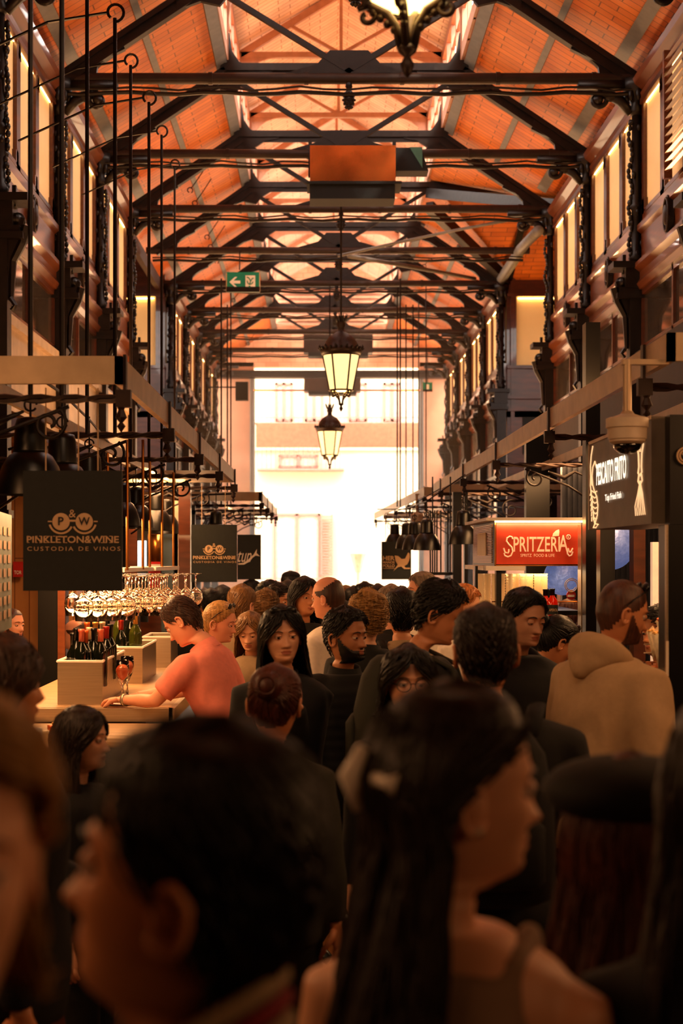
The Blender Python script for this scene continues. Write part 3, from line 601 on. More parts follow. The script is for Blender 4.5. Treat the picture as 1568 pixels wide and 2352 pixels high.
# ================================================================ CEILING-HUNG EQUIPMENT
t = thing('heater_box', P(808, 470, 15.6), 'copper faced heater box with black underside hanging in mid roof', 'heater')
a = P(712, 440, 15.6); c = P(905, 352, 15.6); b = MB(); b.box((a.x, 15.3, a.z), (c.x, 15.65, c.z)); b.build('housing', 'copper', t)
a = P(705, 472, 15.6); c = P(912, 438, 15.6); b = MB(); b.box((a.x, 15.27, c.z - .01), (c.x + .03, 15.68, c.z + .02)); b.box((a.x + .03, 15.3, a.z), (c.x - .04, 15.65, c.z)); b.build('heater_grille', 'blackm', t)
b = MB()
for x in (712, 905):
    q = P(x, 345, 15.6); b.bar((q.x, 15.6, q.z - .3), (q.x, 15.6, q.z + .1), .04, .03)
b.build('hanger', 'iron', t)
t = thing('control_box', P(935, 395, 15.6), 'black and green angled box beside the copper heater', 'box')
b = MB(); a = P(905, 398, 15.6); c = P(982, 345, 15.6); b.prism([(0, 0), (c.x - a.x, 0), (c.x - a.x - .08, c.z - a.z), (0, c.z - a.z)], (a.x, 15.5, a.z), (1, 0, 0), (0, 0, 1), (0, .25, 0)); b.build('case', 'blackm', t)
b = MB(); b.prism([(.16, c.z - a.z), (.3, .03), (.3, c.z - a.z)], (a.x, 15.48, a.z), (1, 0, 0), (0, 0, 1), (0, .01, 0)); b.build('side_panel', mat('green_board', '3f6a58', .6), t)
for i, (x0, y0, x1, y1, Y) in enumerate([(697, 768, 856, 818, 30.67), (698, 868, 828, 906, 33.85)]):
    t = thing('heater_box', P((x0 + x1) / 2, y1, Y), ['dark brown heater box hanging behind the larger lantern', 'dark heater box hanging at the top of the doorway'][i], 'heater', None); a = P(x0, y1, Y); c = P(x1, y0, Y)
    MB().box((a.x, Y, a.z + .08), (c.x, Y + .4, c.z)).build('housing', 'ironb', t); MB().box((a.x + .1, Y, a.z), (c.x - .1, Y + .4, a.z + .08)).build('heater_grille', 'blackm', t)
    for x in (a.x + .2, c.x - .2): MB().bar((x, Y + .2, c.z), (x, Y + .2, ZT if i == 0 else ZD), .03, .03).build('hanger', 'iron', t)
# exit signs
GREEN = mat('exit_green', '0c6a4a', .5, emit='0c6a4a', estr=.25)
def exit_sign(x0, y0, x1, y1, Y, label, arrow=True):
    a = P(x0, y1, Y); c = P(x1, y0, Y); t = thing('exit_sign', (a.x, Y, a.z), label, 'sign'); w = c.x - a.x; h = c.z - a.z
    MB().box((a.x, Y, a.z), (c.x, Y + .05, c.z)).build('frame', 'ink', t)
    b = MB(); m_ = .05 * w; b.box((a.x + m_ * .5, Y - .004, a.z + m_ * .5), (c.x - m_ * .5, Y, c.z - m_ * .5)); b.build('green_panel', GREEN, t)
    MB().box((a.x + .005, Y - .012, c.z - .01), (c.x - .005, Y + .06, c.z + .13 * w)).build('housing', 'iron', t)
    b = MB(); Yp = Y - .006
    if arrow:
        pl = [(.1, .5), (.26, .78), (.33, .78), (.22, .58), (.42, .58), (.42, .42), (.22, .42), (.33, .22), (.26, .22)]; b.prism([(p[0] * w, p[1] * h) for p in pl], (a.x, Yp - .003, a.z), (1, 0, 0), (0, 0, 1), (0, .003, 0))
        b.box((a.x + .57 * w, Yp - .003, a.z + .14 * h), (a.x + .86 * w, Yp, a.z + .86 * h), 0); b.build('pictogram', 'white', t)
        b = MB(); q = Yp - .006; o = Vector((a.x + .6 * w, q, a.z + .14 * h)); W_ = .22 * w; H_ = .72 * h
        def L_(x, y): return o + Vector((x * W_, 0, y * H_))
        b.ball(L_(.42, .85), (W_ * .13, .002, W_ * .13), 10, 6)
        for pl in ([(.4, .72), (.58, .42)], [(.58, .42), (.8, .22), (1.0, .22)], [(.56, .42), (.35, .2), (.05, .12)], [(.42, .7), (.15, .55), (.1, .4)], [(.48, .68), (.75, .62), (.9, .48)]): b.tube([L_(*p) for p in pl], W_ * .07, 6)
        b.build('running_figure', GREEN, t)
    else:
        b.box((a.x + .35 * w, Yp, a.z + .2 * h), (a.x + .65 * w, Yp + .003, a.z + .8 * h)); b.build('pictogram', 'white', t)
    return t
ex2 = None; ex = exit_sign(519, 669, 597, 669 - 42, 20.6, 'green exit sign with arrow and running figure under the left roof')
c = P(550, 620, 20.7); MB().tube([(c.x, 20.7, c.z), (c.x, 20.75, ZT)], .01, 5).build('cord', 'iron', ex)
exit_sign(970, 898, 993, 879, 30.8, 'small bright green exit sign at the right of the doorway', False); q = P(981, 880, 30.85); MB().tube([(q.x, 30.85, q.z), (q.x, 30.85, ZT)], .012, 6).build('hanger', 'iron', bpy.data.objects['exit_sign.001'])
b = thing('loudspeaker', P(555, 920, 30.8), 'black box loudspeaker beside the top left of the doorway', 'speaker'); a = P(541, 920, 30.8); c = P(570, 878, 30.8)
q = MB().box((a.x, 30.7, a.z), (c.x, 30.9, c.z)); q.build('cabinet', 'blackm', b); q = MB().bar((XL, 30.87, c.z - .1), (a.x + .02, 30.87, c.z - .1), .03, .03); q.build('bracket', 'iron', b)
# dome cameras
def dome(px, py, Y, ytop, label, tilt=0):
    p = P(px, py, Y); k = Y / F; t = thing('dome_camera', p, label, 'camera'); z = p.z
    if ytop is not None: zt = P(px, ytop, Y).z
    b = MB(); b.tube([(p.x, Y, z + .13), (p.x, Y, zt)], .017, 10); b.box((p.x - .02, Y - .015, zt - .02), (p.x + .16, Y + .02, zt + .0)); b.tube([(p.x, Y, z + .14), (p.x, Y, z + .17)], [.04, .02], 10); b.build('pole', 'galv', t, auto=40)
    b = MB(); b.lathe([(.075, .06), (.078, .14), (.065, .145), (.02, .16)], (p.x, Y, z), 28); b.lathe([(.058, .04), (.07, .05), (.072, .1), (.082, .105), (.082, .14), (.07, .145)], (p.x, Y, z), 28); b.build('housing', mat('camera_plastic', 'cdb79c', .45), t, auto=40)
    b = MB(); b.lathe([(.001, 0), (.03, .005), (.05, .022), (.058, .05)], (p.x, Y, z), 24); b.build('dome', mat('smoked_dome', '0a0908', .08, coat=1), t, smooth=True)
    return t
dome(1440, 1044, 5.56, 826, 'near dome security camera on a pole at the right canopy')
dome(957, 1206, 18.3, 1134, 'small far dome security camera under the right canopy')

# ================================================================ HANGING SIGNS
def sign_board(x0, y0, x1, y1, Y, label, name='hanging_sign', cords=None, th=.02, rot=0):
    a = P(x0, y1, Y); c = P(x1, y0, Y); t = thing(name, (a.x, Y, a.z), label, 'sign')
    MB().box((a.x, Y, a.z), (c.x, Y + th, c.z)).build('board', 'slate', t)
    if cords:
        for x, yt in cords:
            q = P(x, yt, Y); MB().tube([(q.x, Y + .01, c.z - .02), (q.x, Y + .01, q.z)], .003, 5).build('cord', 'ink', t)
    return t, a, c
def winemark(t, a, c, Y):
    w = c.x - a.x; h = c.z - a.z; U = Vector((1, 0, 0)); V = Vector((0, 0, 1)); o = Vector(a); o.y = Y - .002
    def q(u, v): return o + U * (u * w) + V * (v * h)
    b = MB()
    for cx in (.385, .62):                     # the two lens discs, with the rim line below
        b.prism(arc(0, 0, .088 * w, 0, 350, 26), q(cx, .575), U, V, (0, -.002, 0))
        pr = arc(0, 0, .127 * w, 195 if cx < .5 else 205, 335 if cx < .5 else 345, 18) + arc(0, 0, .108 * w, 335 if cx < .5 else 345, 195 if cx < .5 else 205, 18); b.prism(pr, q(cx, .575), U, V, (0, -.002, 0))
    b.prism([(-.03 * w, 0), (.03 * w, 0), (.03 * w, .02 * w), (-.03 * w, .02 * w)], q(.502, .575), U, V, (0, -.002, 0))
    for cx in (.272, .735): b.prism([(-.02 * w, 0), (.02 * w, 0), (.02 * w, .012 * w), (-.02 * w, .012 * w)], q(cx, .572), U, V, (0, -.002, 0))
    b.build('emblem', 'ink', t)
    b = MB(); put_text(b, 'P', q(.385, .545), U, V, None, .07 * h, th=.005, bold=.015); put_text(b, 'W', q(.62, .545), U, V, .115 * w, .068 * h, th=.005, bold=.012)
    for (cx, hw) in ((.367, .022), (.585, .03), (.655, .03)): pass
    b.build('monogram', 'slate', t)
    b = MB(); put_text(b, '&', q(.5, .61), U, V, None, .065 * h)
    vs_ = put_text(b, 'PINKLETON&WINE', q(.505, .398), U, V, .93 * w, .058 * h, bold=.02)
    # small serifs under and over the upright letters
    for u in (.052, .135, .178, .232, .262, .315, .375, .435, .66, .80, .832, .885): 
        for v in (.398, .452): b.prism([(-.012 * w, 0), (.012 * w, 0), (.012 * w, .005 * h), (-.012 * w, .005 * h)], q(u, v), U, V, (0, -.003, 0))
    put_text(b, 'CUSTODIA DE VINOS', q(.515, .333), U, V, .94 * w, .034 * h, spacing=1.35); b.build('lettering', 'ink', t)
t, a, c = sign_board(53, 1081, 280, 1357, 5.72, 'large near dark sign with round spectacles emblem and wine bar lettering', cords=[(104, 890), (179, 890), (224, 890)]); winemark(t, a, c, 5.72)
t, a, c = sign_board(439, 1205, 544, 1337, 12.5, 'smaller far dark sign with the round spectacles emblem and wine lettering', cords=[(463, 1110), (517, 1110)]); winemark(t, a, c, 12.5)
t, a, c = sign_board(545, 1228, 599, 1331, 14.6, 'dark sign with white fish tail script, right of the far wine sign', cords=[(583, 1130)])
U = Vector((1, 0, 0)); V = Vector((0, 0, 1)); b = MB(); put_text(b, 'atun', P(556, 1291, 14.59), U, V, P(576, 0, 14.6).x - P(533, 0, 14.6).x, .11, shear=.4)
def pxpoly(pts, Y, th=.004): 
    o = P(0, 0, Y); k = Y / F; return [(p[0] * k, -p[1] * k) for p in pts], o
def add_pxpoly(b, pts, Y, th=.004, mi=0):
    pl, o = pxpoly(pts, Y); ar = sum(pl[i][0] * pl[(i + 1) % len(pl)][1] - pl[(i + 1) % len(pl)][0] * pl[i][1] for i in range(len(pl)))
    if ar < 0: pl = pl[::-1]
    b.prism(pl, o, U, V, (0, -th, 0), mi)
add_pxpoly(b, [(572, 1283), (582, 1274), (590, 1261), (589, 1270), (597, 1278), (587, 1276), (580, 1281), (573, 1290), (560, 1297), (547, 1297), (547, 1294), (558, 1293), (568, 1287)], 14.59)
b.build('lettering', 'white', t)
t, a, c = sign_board(876, 1244, 944, 1331, 16.2, 'dark sign with a cockerel emblem and block lettering at the right of the doorway', cords=[(885, 1177), (935, 1177)])
b = MB()
for s_, x0, x1, y1, hh in (('HER', 879, 906, 1287, 10), ('MANOS', 879, 906, 1294.5, 6), ('POLLO', 879, 906, 1303, 7)): put_text(b, s_, P((x0 + x1) / 2, y1, 16.19), U, V, (x1 - x0) * 16.2 / F, hh * 16.2 / F, bold=.03)
b.box(P(879, 1306, 16.195), Vector(P(906, 1305, 16.195)) + Vector((0, .002, 0))); b.build('lettering', 'ink', t)
b = MB(); add_pxpoly(b, [(906, 1276), (914, 1277), (922, 1284), (930, 1283), (934, 1275), (937, 1269), (940, 1271), (941, 1279), (939, 1288), (935, 1296), (928, 1300), (931, 1304), (941, 1304), (941, 1307), (928, 1307), (921, 1301), (913, 1303), (906, 1309), (903, 1312), (909, 1303), (913, 1297), (908, 1288)], 16.19)
b.build('cockerel_emblem', 'ink', t)

# bell lamps
def bell(k=1.):
    t = thing('bell_lamp', (0, 0, 0), 'x', 'lamp', 'black bell lamps')          # origin at the rim
    b = MB(); r = .17; b.lathe([(r, 0), (r * .985, .015), (r * .93, .07), (r * .80, .14), (r * .62, .19), (r * .50, .205)], n=32); b.lathe([(r - .006, .002), (r * .92, .07), (r * .78, .138), (r * .5, .2)], n=32)
    b.f = [f for f in b.f if len(f) < 10]; b.m = [0] * len(b.f); b.build('shade', 'black', t, smooth=True)
    b = MB(); b.lathe([(.085, .2), (.082, .22), (.075, .34), (.066, .37), (.03, .38)], n=24); b.build('neck_cap', 'black', t, smooth=True)
    b = MB(); b.ball((0, 0, .08), (.03, .03, .045), 12, 8); b.build('bulb', mat('warm_bulb', 'ffffff', emit='ffb060', estr=12), t, smooth=True)
    b = MB(); b.tube([(0, 0, .37), (0, 0, .62)], .006, 6); b.tube(spiral((0, 0, .44), (1, 0, 0), (0, 0, 1), .03, .03, 0, 330, 12), .006, 5); b.build('cord', 'iron', t)
    return t
bl = bell(); fst = True
bells = [(70, 1137, 5.9, .85, 'largest black bell lamp at the left edge, half behind the near sign'), (143, 1152, 6.7, .85, 'black bell lamp whose cap shows above the near sign'), (205, 1172, 8.0, .85, 'black bell lamp peeping over the top right of the near sign'),
         (278, 1208, 10.5, .85, 'black bell lamp half hidden at the right edge of the near wine sign'), (312, 1212, 11.2, .85, 'black bell lamp, second of the row right of the near sign'), (359, 1219, 12.2, .85, 'black bell lamp, third of the row right of the near sign'), (379, 1226, 13.2, .85, 'black bell lamp, fourth in the row over the glass rack'), (407, 1231, 14.2, .85, 'black bell lamp, rightmost of the row over the glass rack'),
         (496, 1240, 14.8, .8, 'black bell lamp just above the far wine sign'), (980, 1264, 13.0, .75, 'nearest black bell lamp of the cluster by the cockerel sign'), (952, 1263, 14.4, .75, 'second black bell lamp in the cluster by the cockerel sign'), (934, 1260, 15.8, .75, 'third black bell lamp in the cluster by the cockerel sign'), (906, 1254, 18.5, .75, 'farthest black bell lamp above the cockerel sign'),
         (1064, 1250, 12.8, .8, 'single black bell lamp left of the red sign')]
RAIL = []
for x, y, Y, s, l in bells:
    p = P(x, y, Y)
    if fst: o = bl; o.location = p; o['label'] = l; fst = False
    else: o = copy_tree(bl, p, 0, l)
    o.scale = (s, s, s)
    ctop = p + Vector((0, 0, .60 * s)); RAIL.append(ctop)
    if Y > 5: light('SPOT', p + Vector((0, 0, .06)), 9, (1, .6, .3), name='bell_bulb', radius=.04).data.spot_size = R(120)

RAIL[0] = RAIL[0] * 1.0
tag(MB().tube(RAIL[:8], .007, 6).build('lamp_rail', 'iron'), 'thin rail over the wine bar from which the row of bell lamps hangs', 'rail')
tag(MB().tube([Vector((XL, 15.8, RAIL[8].z)), RAIL[8] + Vector((.2, 0, 0))], .012, 6).build('lamp_rail', 'iron'), 'short rail above the far wine sign with one bell lamp', 'rail')
tag(MB().tube([RAIL[9], RAIL[10], RAIL[11], RAIL[12]], .006, 6).tube([Vector((.65, 16.2, RAIL[11].z)), Vector((1.2, 16.2, RAIL[11].z))], .006, 6).tube([RAIL[9], Vector((1.36, 13.2, ZC + .78))], .006, 6).tube([RAIL[11], Vector((1.36, 15.9, ZC + .78))], .006, 6).build('lamp_rail', 'iron'), 'thin rail above the cockerel sign carrying the bell lamp cluster', 'rail')
tag(MB().tube([RAIL[13], RAIL[13] + Vector((1.6, 0, 0))], .012, 6).build('lamp_rail', 'iron'), 'short rail carrying the single bell lamp left of the red sign', 'rail')

# ================================================================ LEFT WINE BAR
ZB = ZC - .80                                   # counter top
UX, UY, UZ = Vector((1, 0, 0)), Vector((0, 1, 0)), Vector((0, 0, 1))
t = thing('bar_counter', (-1.6, 7.5, 0), 'wooden topped wine bar counter where the man in pink leans', 'counter')
b = MB(); b.box((-1.72, 7.55, ZB - .05), (-.80, 10.9, ZB)); b.build('counter_top', 'counter', t)
b = MB(); b.box((-1.72, 7.52, ZB - .07), (-.78, 7.57, ZB + .0)); b.box((-.80, 7.52, ZB - .07), (-.77, 10.9, ZB)); b.build('edge_trim', 'steel', t)
b = MB(); b.box((-1.68, 7.75, 0), (-.95, 10.8, ZB - .06)); b.build('body', 'wood', t)
t = thing('serving_shelf', (-1.6, 6.9, 0), 'lower pale edged shelf in front of the wine counter', 'shelf')
b = MB(); b.tube([(-2.3, 6.95, ZB - .10), (-.74, 6.95, ZB - .10)], .03, 10, ry=[.03, .03]); b.box((-2.3, 6.95, ZB - .13), (-.74, 7.45, ZB - .07)); b.build('shelf_board', 'counter', t)
b = MB(); b.box((-2.2, 7.0, 0), (-.85, 7.4, ZB - .13)); b.build('front_panel', 'blackm', t)
ZF = ZB - .10
t = thing('display_counter', (-1.6, 5.6, 0), 'low bright food display counter at the lower left', 'counter')
b = MB(); b.box((-2.3, 5.2, ZF - .26), (-.80, 6.85, ZF - .2)); b.build('counter_top', mat('pale_marble', 'e6cfa8', .3), t)
b = MB(); b.box((-2.25, 5.25, 0), (-.85, 6.8, ZF - .27)); b.build('body', 'wood', t)
ZL = ZF - .2
def steel_bin(x0, x1, yb, yt, Y, depth, label):
    a = P(x0, yb, Y); c = P(x1, yt, Y); z0 = a.z; z1 = c.z; t = thing('bottle_cooler', ((a.x + c.x) / 2, Y, z0), label, 'cooler')
    b = MB(); w = .012
    b.box((a.x, Y, z0), (c.x, Y + w, z1)); b.box((a.x, Y + depth - w, z0), (c.x, Y + depth, z1)); b.box((a.x, Y + w, z0), (a.x + w, Y + depth - w, z1)); b.box((c.x - w, Y + w, z0), (c.x, Y + depth - w, z1)); b.box((a.x + w, Y + w, z0), (c.x - w, Y + depth - w, z0 + w)); b.build('body', 'steel', t)
    b = MB(); r = .008
    pts = [(a.x, Y, z1), (c.x, Y, z1), (c.x, Y + depth, z1), (a.x, Y + depth, z1), (a.x, Y, z1)]; b.tube(pts, r, 6); b.build('rim', 'white', t)
    return a, c
cA = steel_bin(132, 235, 1618, 1519, 7.72, .85, 'large brushed steel bottle cooler at the near end of the counter')
cB = steel_bin(260, 327, 1572, 1487, 9.0, .75, 'second pale steel bottle cooler behind the large one')
cC = steel_bin(328, 392, 1536, 1463, 10.3, .5, 'grey steel cooler at the far end beside the pink shirted man')
GL = {}
def bottle(p, glass, foil, label, h=.31, r=.038, lab=None, kind='wine_bottle', cap=None, tilt=0):
    t = thing(kind, p, label, 'bottle'); x, y, z = p; k = h / .31
    b = MB(); b.lathe([(.001, .003), (r * .9, 0), (r, .008), (r, .18 * k), (r * .9, .2 * k), (r * .45, .232 * k), (.0145, .25 * k), (.0145, .305 * k), (.017, .306 * k), (.017, .31 * k), (.001, .31 * k)], p, 20); b.build('glass_body', glass, t, smooth=True)
    b = MB(); b.lathe([(.016, .245 * k), (.016, .296 * k), (.0185, .298 * k), (.0185, .313 * k), (.001, .3135 * k)], p, 16); b.build('foil', foil, t, smooth=True)
    if lab: b = MB(); b.lathe([(r + .001, .05 * k), (r + .001, .15 * k)], p, 20); b.f = b.f[:-2]; b.m = b.m[:-2]; b.build('paper_label', lab, t, smooth=True)
    return t
DG = mat('dark_bottle_glass', '0c0f08', .08, var=.05, coat=.5); GG = mat('green_bottle_glass', '4a5218', .06, trans=.6, var=.05); AM = mat('red_aperitif', 'e0260a', .06, trans=.55, var=.02, emit='c01800', estr=.15)
foils = {n: mat('foil_' + n, c, .3, .3, .1, 30) for n, c in dict(black='14100e', red='a01c14', rose='d06a50', gold='c89040', cream='e0c8a0', orange='c85a20', silver='b8ab98').items()}
zb = cA[0].z + .012
spots = [('black', 7.9, 176, .0), ('rose', 7.8, 187, 0), ('orange', 7.85, 196, -.01), ('cream', 8.0, 205, 0), ('black', 7.9, 216, .0), ('rose', 7.8, 231, 0), ('gold', 8.2, 219, .02), ('cream', 8.25, 235, .02), ('red', 8.1, 244, .0), ('black', 8.15, 253, .01), ('orange', 8.4, 200, .01), ('black', 7.95, 168, -.03)]
for i, (f_, Y, x, dz) in enumerate(spots):
    p = P(x, 0, Y); z = zb + .005 + dz + .075
    bottle((p.x, Y, z), DG, foils[f_], {0: 'leftmost tall black capped bottle in the large steel cooler', 1: 'bottle with pink foil, front left in the large steel cooler', 2: 'bottle with orange foil beside the pink foil one in the steel cooler', 3: 'bottle with cream cork top left of centre in the steel cooler', 4: 'front bottle with black foil, centre of the large steel cooler', 5: 'bottle with pink foil, right of the centre black one', 6: 'gold topped bottle standing highest at the back of the steel cooler', 7: 'cream topped bottle at the back of the large steel cooler',
          8: 'bottle with bright red foil at the right of the steel cooler', 9: 'black capped bottle at the far right of the large steel cooler', 10: 'orange foiled bottle at the back left of the steel cooler', 11: 'black capped bottle in the left corner of the steel cooler'}[i])
zb2 = cB[0].z + .09
for i, (f_, Y, x, dz, gl) in enumerate([('red', 9.2, 278, .0, DG), ('gold', 9.15, 311, .04, GG), ('black', 9.4, 300, .05, DG), ('silver', 9.5, 272, .06, GG)]):
    p = P(x, 0, Y); bottle((p.x, Y, zb2 + dz), gl, foils[f_], ['bottle with a red foil neck in the second steel cooler', 'champagne bottle with gold foil in the second steel cooler', 'black topped bottle behind the champagne', 'silver corked bottle at the back left of the second cooler'][i], r=.042 if i == 1 else .038)
# bottles standing at the left below the cooler
zl = ZF - .2
for i, (x, yb, Y, f_, gl, lab_, l) in enumerate([(60, 1690, 5.9, 'black', GG, 'white', 'white wine bottle with pale paper label at the left end'), (104, 1668, 6.3, 'cream', DG, None, 'dark bottle with cork, left of the steel cooler'), (118, 1664, 6.5, 'orange', DG, 'cream', 'dark bottle with an orange neck beside the steel cooler'), (78, 1672, 6.4, 'red', DG, None, 'dark bottle with red foil behind the white wine'), (128, 1662, 6.6, 'gold', DG, None, 'dark bottle with gold neck touching the steel cooler')]):
    p = P(x, yb, Y); bottle((p.x, Y, zl), gl, foils[f_], l, h=.33, lab=lab_ and (M[lab_] if lab_ in M else None))
# wine glasses
CG = M['glass']
def wine_glass(p, label, fill=None, group=None, flute=False, k=1.):
    t = thing('wine_glass', p, label, 'glass', group)
    if flute: pr = [(.03, 0), (.03, .003), (.006, .008), (.004, .075), (.012, .09), (.027, .125), (.032, .155), (.03, .20), (.0285, .20), (.03, .155), (.025, .126), (.004, .095)]
    else: pr = [(.035, 0), (.035, .003), (.006, .008), (.004, .08), (.016, .09), (.038, .115), (.043, .145), (.036, .205), (.0345, .205), (.041, .145), (.036, .117), (.004, .094)]
    b = MB(); b.lathe([(r * k, z * k) for r, z in pr], p, 20); b.build('bowl', CG, t, smooth=True)
    if fill: b = MB(); b.lathe([(.002, .096 * k), (.024 * k, .127 * k), (.0295 * k, .15 * k), (.029 * k, .165 * k), (.001, .165 * k)], p, 18); b.build('drink', fill, t, smooth=True)
    return t
ROSE = mat('rose_wine', 'e8784a', .05, trans=.5, var=.02); BEER = mat('amber_beer', 'd8701c', .1, trans=.3, var=.1, emit='a04808', estr=.15); FOAM = mat('beer_foam', 'f4e0b8', .8)
p = P(281, 1613, 7.8); wine_glass((p.x, 7.8, ZB), 'front flute of rose wine on the counter by the watch', ROSE, flute=True, k=1.18)
p = P(292, 1605, 8.05); wine_glass((p.x, 8.05, ZB), 'rear flute of rose wine just behind the front one', ROSE, flute=True, k=1.2)
p = P(283, 1616, 7.75); tag(MB().lathe([(.001, 0), (.07, 0), (.085, .008), (.083, .01), (.001, .006)], (p.x, 7.72, ZB), 24).build('saucer', 'white'), 'white saucer under the rose wine glasses', 'plate')
# hanging glass rack
t = thing('glass_rack', (-1.3, 7.2, ZC - .04), 'hanging brass rack holding stemmed glasses upside down over the bar', 'rack')
Yr0, Yr1 = 8.2, 9.6; a = P(280, 1308, 8.6); zr0 = ZC - .075
b = MB()
for (x, Y, yt) in ((292, 8.3, 1010), (328, 8.8, 1010), (344, 9.1, 1060), (372, 9.5, 1070), (398, 9.9, 1085), (247, 8.3, 1040)):
    q = P(x, yt, Y); MB().tube([(q.x, Y, zr0), (q.x, Y, q.z)], .0085, 8).build('hanging_rod', 'brass', t)
xl, xr = P(210, 0, 8.3).x, P(405, 0, 9.9).x
b = MB(); b.box((xl, 8.3, zr0 - .01), (xr - .15, 8.33, zr0 + .012)); b.bar((xr - .15, 8.3, zr0), (xr, 10.0, zr0), .02, .025); b.box((xl, 9.98, zr0 - .01), (xr, 10.0, zr0 + .012)); b.box((xl, 9.1, zr0 - .01), (xr - .05, 9.12, zr0 + .01)); b.build('frame', 'white', t)
g0 = None
for i in range(9):
    for j in range(4):
        Y = 8.05 + j * .42; x = -1.40 + i * .062 + j * .03; p = (x, Y, zr0 - .03 - .02 * 0)
        if g0 is None:
            g0 = wine_glass((0, 0, 0), 'upside down stemmed glass hanging in the bright cluster over the bar', None, 'hanging stemmed glasses', k=1.1); g0.rotation_euler = (math.pi, 0, 0); g0.location = p; o = g0
        else: o = copy_tree(g0, p); o.rotation_euler = (math.pi, 0, 0)
k = 0
for i in range(4):
    o = copy_tree(g0, (P(192 + i * 30, 0, 7.4).x, 7.4 + .05 * i, zr0 - .02), label='larger empty glass hanging upside down at the front left of the rack', group='front hanging glasses'); o.rotation_euler = (math.pi, 0, 0); o.scale = (1.1, 1.1, 1.05)
# lower left display: beer, tumblers, plates, napkins, food
def tumbler(p, r, h, fill, label, name='beer_glass', foam=True):
    t = thing(name, p, label, 'glass'); b = MB(); b.lathe([(r * .85, 0), (r, h), (r - .003, h), (r * .85 - .003, .008), (.001, .008)], p, 22); b.build('glass', CG, t, smooth=True)
    if fill: b = MB(); b.lathe([(.001, .01), (r * .82, .011), (r * .93, h * .82), (.001, h * .82)], p, 20); b.build('drink', fill, t, smooth=True)
    if fill and foam: b = MB(); b.lathe([(r * .93, h * .82), (r * .94, h * .9), (.001, h * .91)], p, 20); b.build('foam', FOAM, t, smooth=True)
p = P(122, 0, 5.6); tumbler((p.x, 5.6, ZL), .038, .175, BEER, 'tall glass of amber beer with foam beside the girl')
p = P(83, 0, 5.4); tumbler((p.x, 5.4, ZL), .036, .09, None, 'empty clear tumbler on the display counter at the left', 'tumbler')
p = P(76, 0, 6.2); tumbler((p.x, 6.2, ZL), .03, .16, None, 'tall clear glass behind the tumbler', 'tumbler')
def lumps(name, cx, cy, cz, n, sx, sy, r, m, label, cat, seed=1, parent=None):
    b = MB(); rn = random.Random(seed)
    for i in range(n): b.ball((cx + rn.uniform(-sx, sx), cy + rn.uniform(-sy, sy), cz + rn.uniform(.3, 1.6) * r), (r * rn.uniform(.7, 1.3), r * rn.uniform(.7, 1.3), r * rn.uniform(.6, 1)), 9, 6)
    o = b.build(name, m, parent, smooth=True); return o if parent is not None else tag(o, label, cat)
PAPER = mat('white_paper', 'f2e2c6', .8, 0, .04)
def plate(x, Y, r, label, food, fm, z=ZL, n=14, seed=1):
    p = P(x, 0, Y); tag(MB().lathe([(.001, .004), (r * .7, .002), (r, .018), (r, .021), (r * .7, .008), (.001, .008)], (p.x, Y, z), 28).build('plate', 'white', smooth=True), label + ', a white plate', 'plate')
    lumps(food, p.x, Y, z + .01, n, r * .55, r * .5, .03, fm, 'food heaped on ' + label, 'food', seed)
BREAD = mat('bread_crust', 'd89048', .7, 0, .3, 20, .3); FRY = mat('fried_batter', 'e8b060', .7, 0, .3, 30, .4); SHR = mat('cooked_shrimp', 'e0703c', .5, 0, .25, 20)
plate(265, 6.3, .12, 'plate right of the girl', 'bread_rolls', BREAD, seed=2)
plate(300, 6.0, .11, 'plate farther right below the shelf', 'seafood_bites', SHR, seed=5, n=10)
plate(95, 5.9, .11, 'plate behind the beer glass', 'bread_slices', BREAD, seed=7)
p = P(95, 0, 5.5); b = MB()
for i in range(7): b.box((p.x - .12, 5.4, ZL + .01 + i * .012), (p.x + .1, 5.6, ZL + .018 + i * .012), rot=Matrix.Rotation(R(7 * math.sin(i * 2.)), 3, 'Z'))
tag(b.build('napkin_stack', PAPER), 'stack of crumpled white paper napkins at the lower left', 'napkins')
p = P(90, 1640, 6.1); t = thing('serving_brush', (p.x, 6.1, ZL), 'white handled brush standing in a cup among the bottles', 'brush'); b = MB(); b.tube([(p.x, 6.1, ZL + .15), (p.x - .004, 6.1, ZL + .2), (p.x, 6.1, ZL + .3)], [.028, .02, .012], 10); b.tube([(p.x, 6.1, ZL + .28), (p.x, 6.1, ZL + .37)], [.012, .014], 8); b.build('handle', 'white', t, smooth=True); b = MB(); b.lathe([(.03, 0), (.035, .17)], (p.x, 6.1, ZL), 16); b.build('cup', 'steel', t, smooth=True)
# price card
t = thing('price_card', P(62, 1520, 5.0), 'tilted white card with handwritten letters at the left', 'card'); k = 5 / F
b = MB(); add_pxpoly(b, [(33, 1479), (92, 1527), (62, 1567), (38, 1552), (33, 1510)], 5.0, .003); b.build('card', PAPER, t); q = P(48, 1555, 5.01); MB().tube([q, (q.x, 5.25, ZF - .21)], .004, 5).build('card_stick', 'steel', t)
b = MB(); put_text(b, 'ASL', P(60, 1532, 4.995), (1, 0, .06), (.05, 0, 1), 34 * k, 13 * k, th=.002, shear=.1); b.build('handwriting', 'ladder', t)
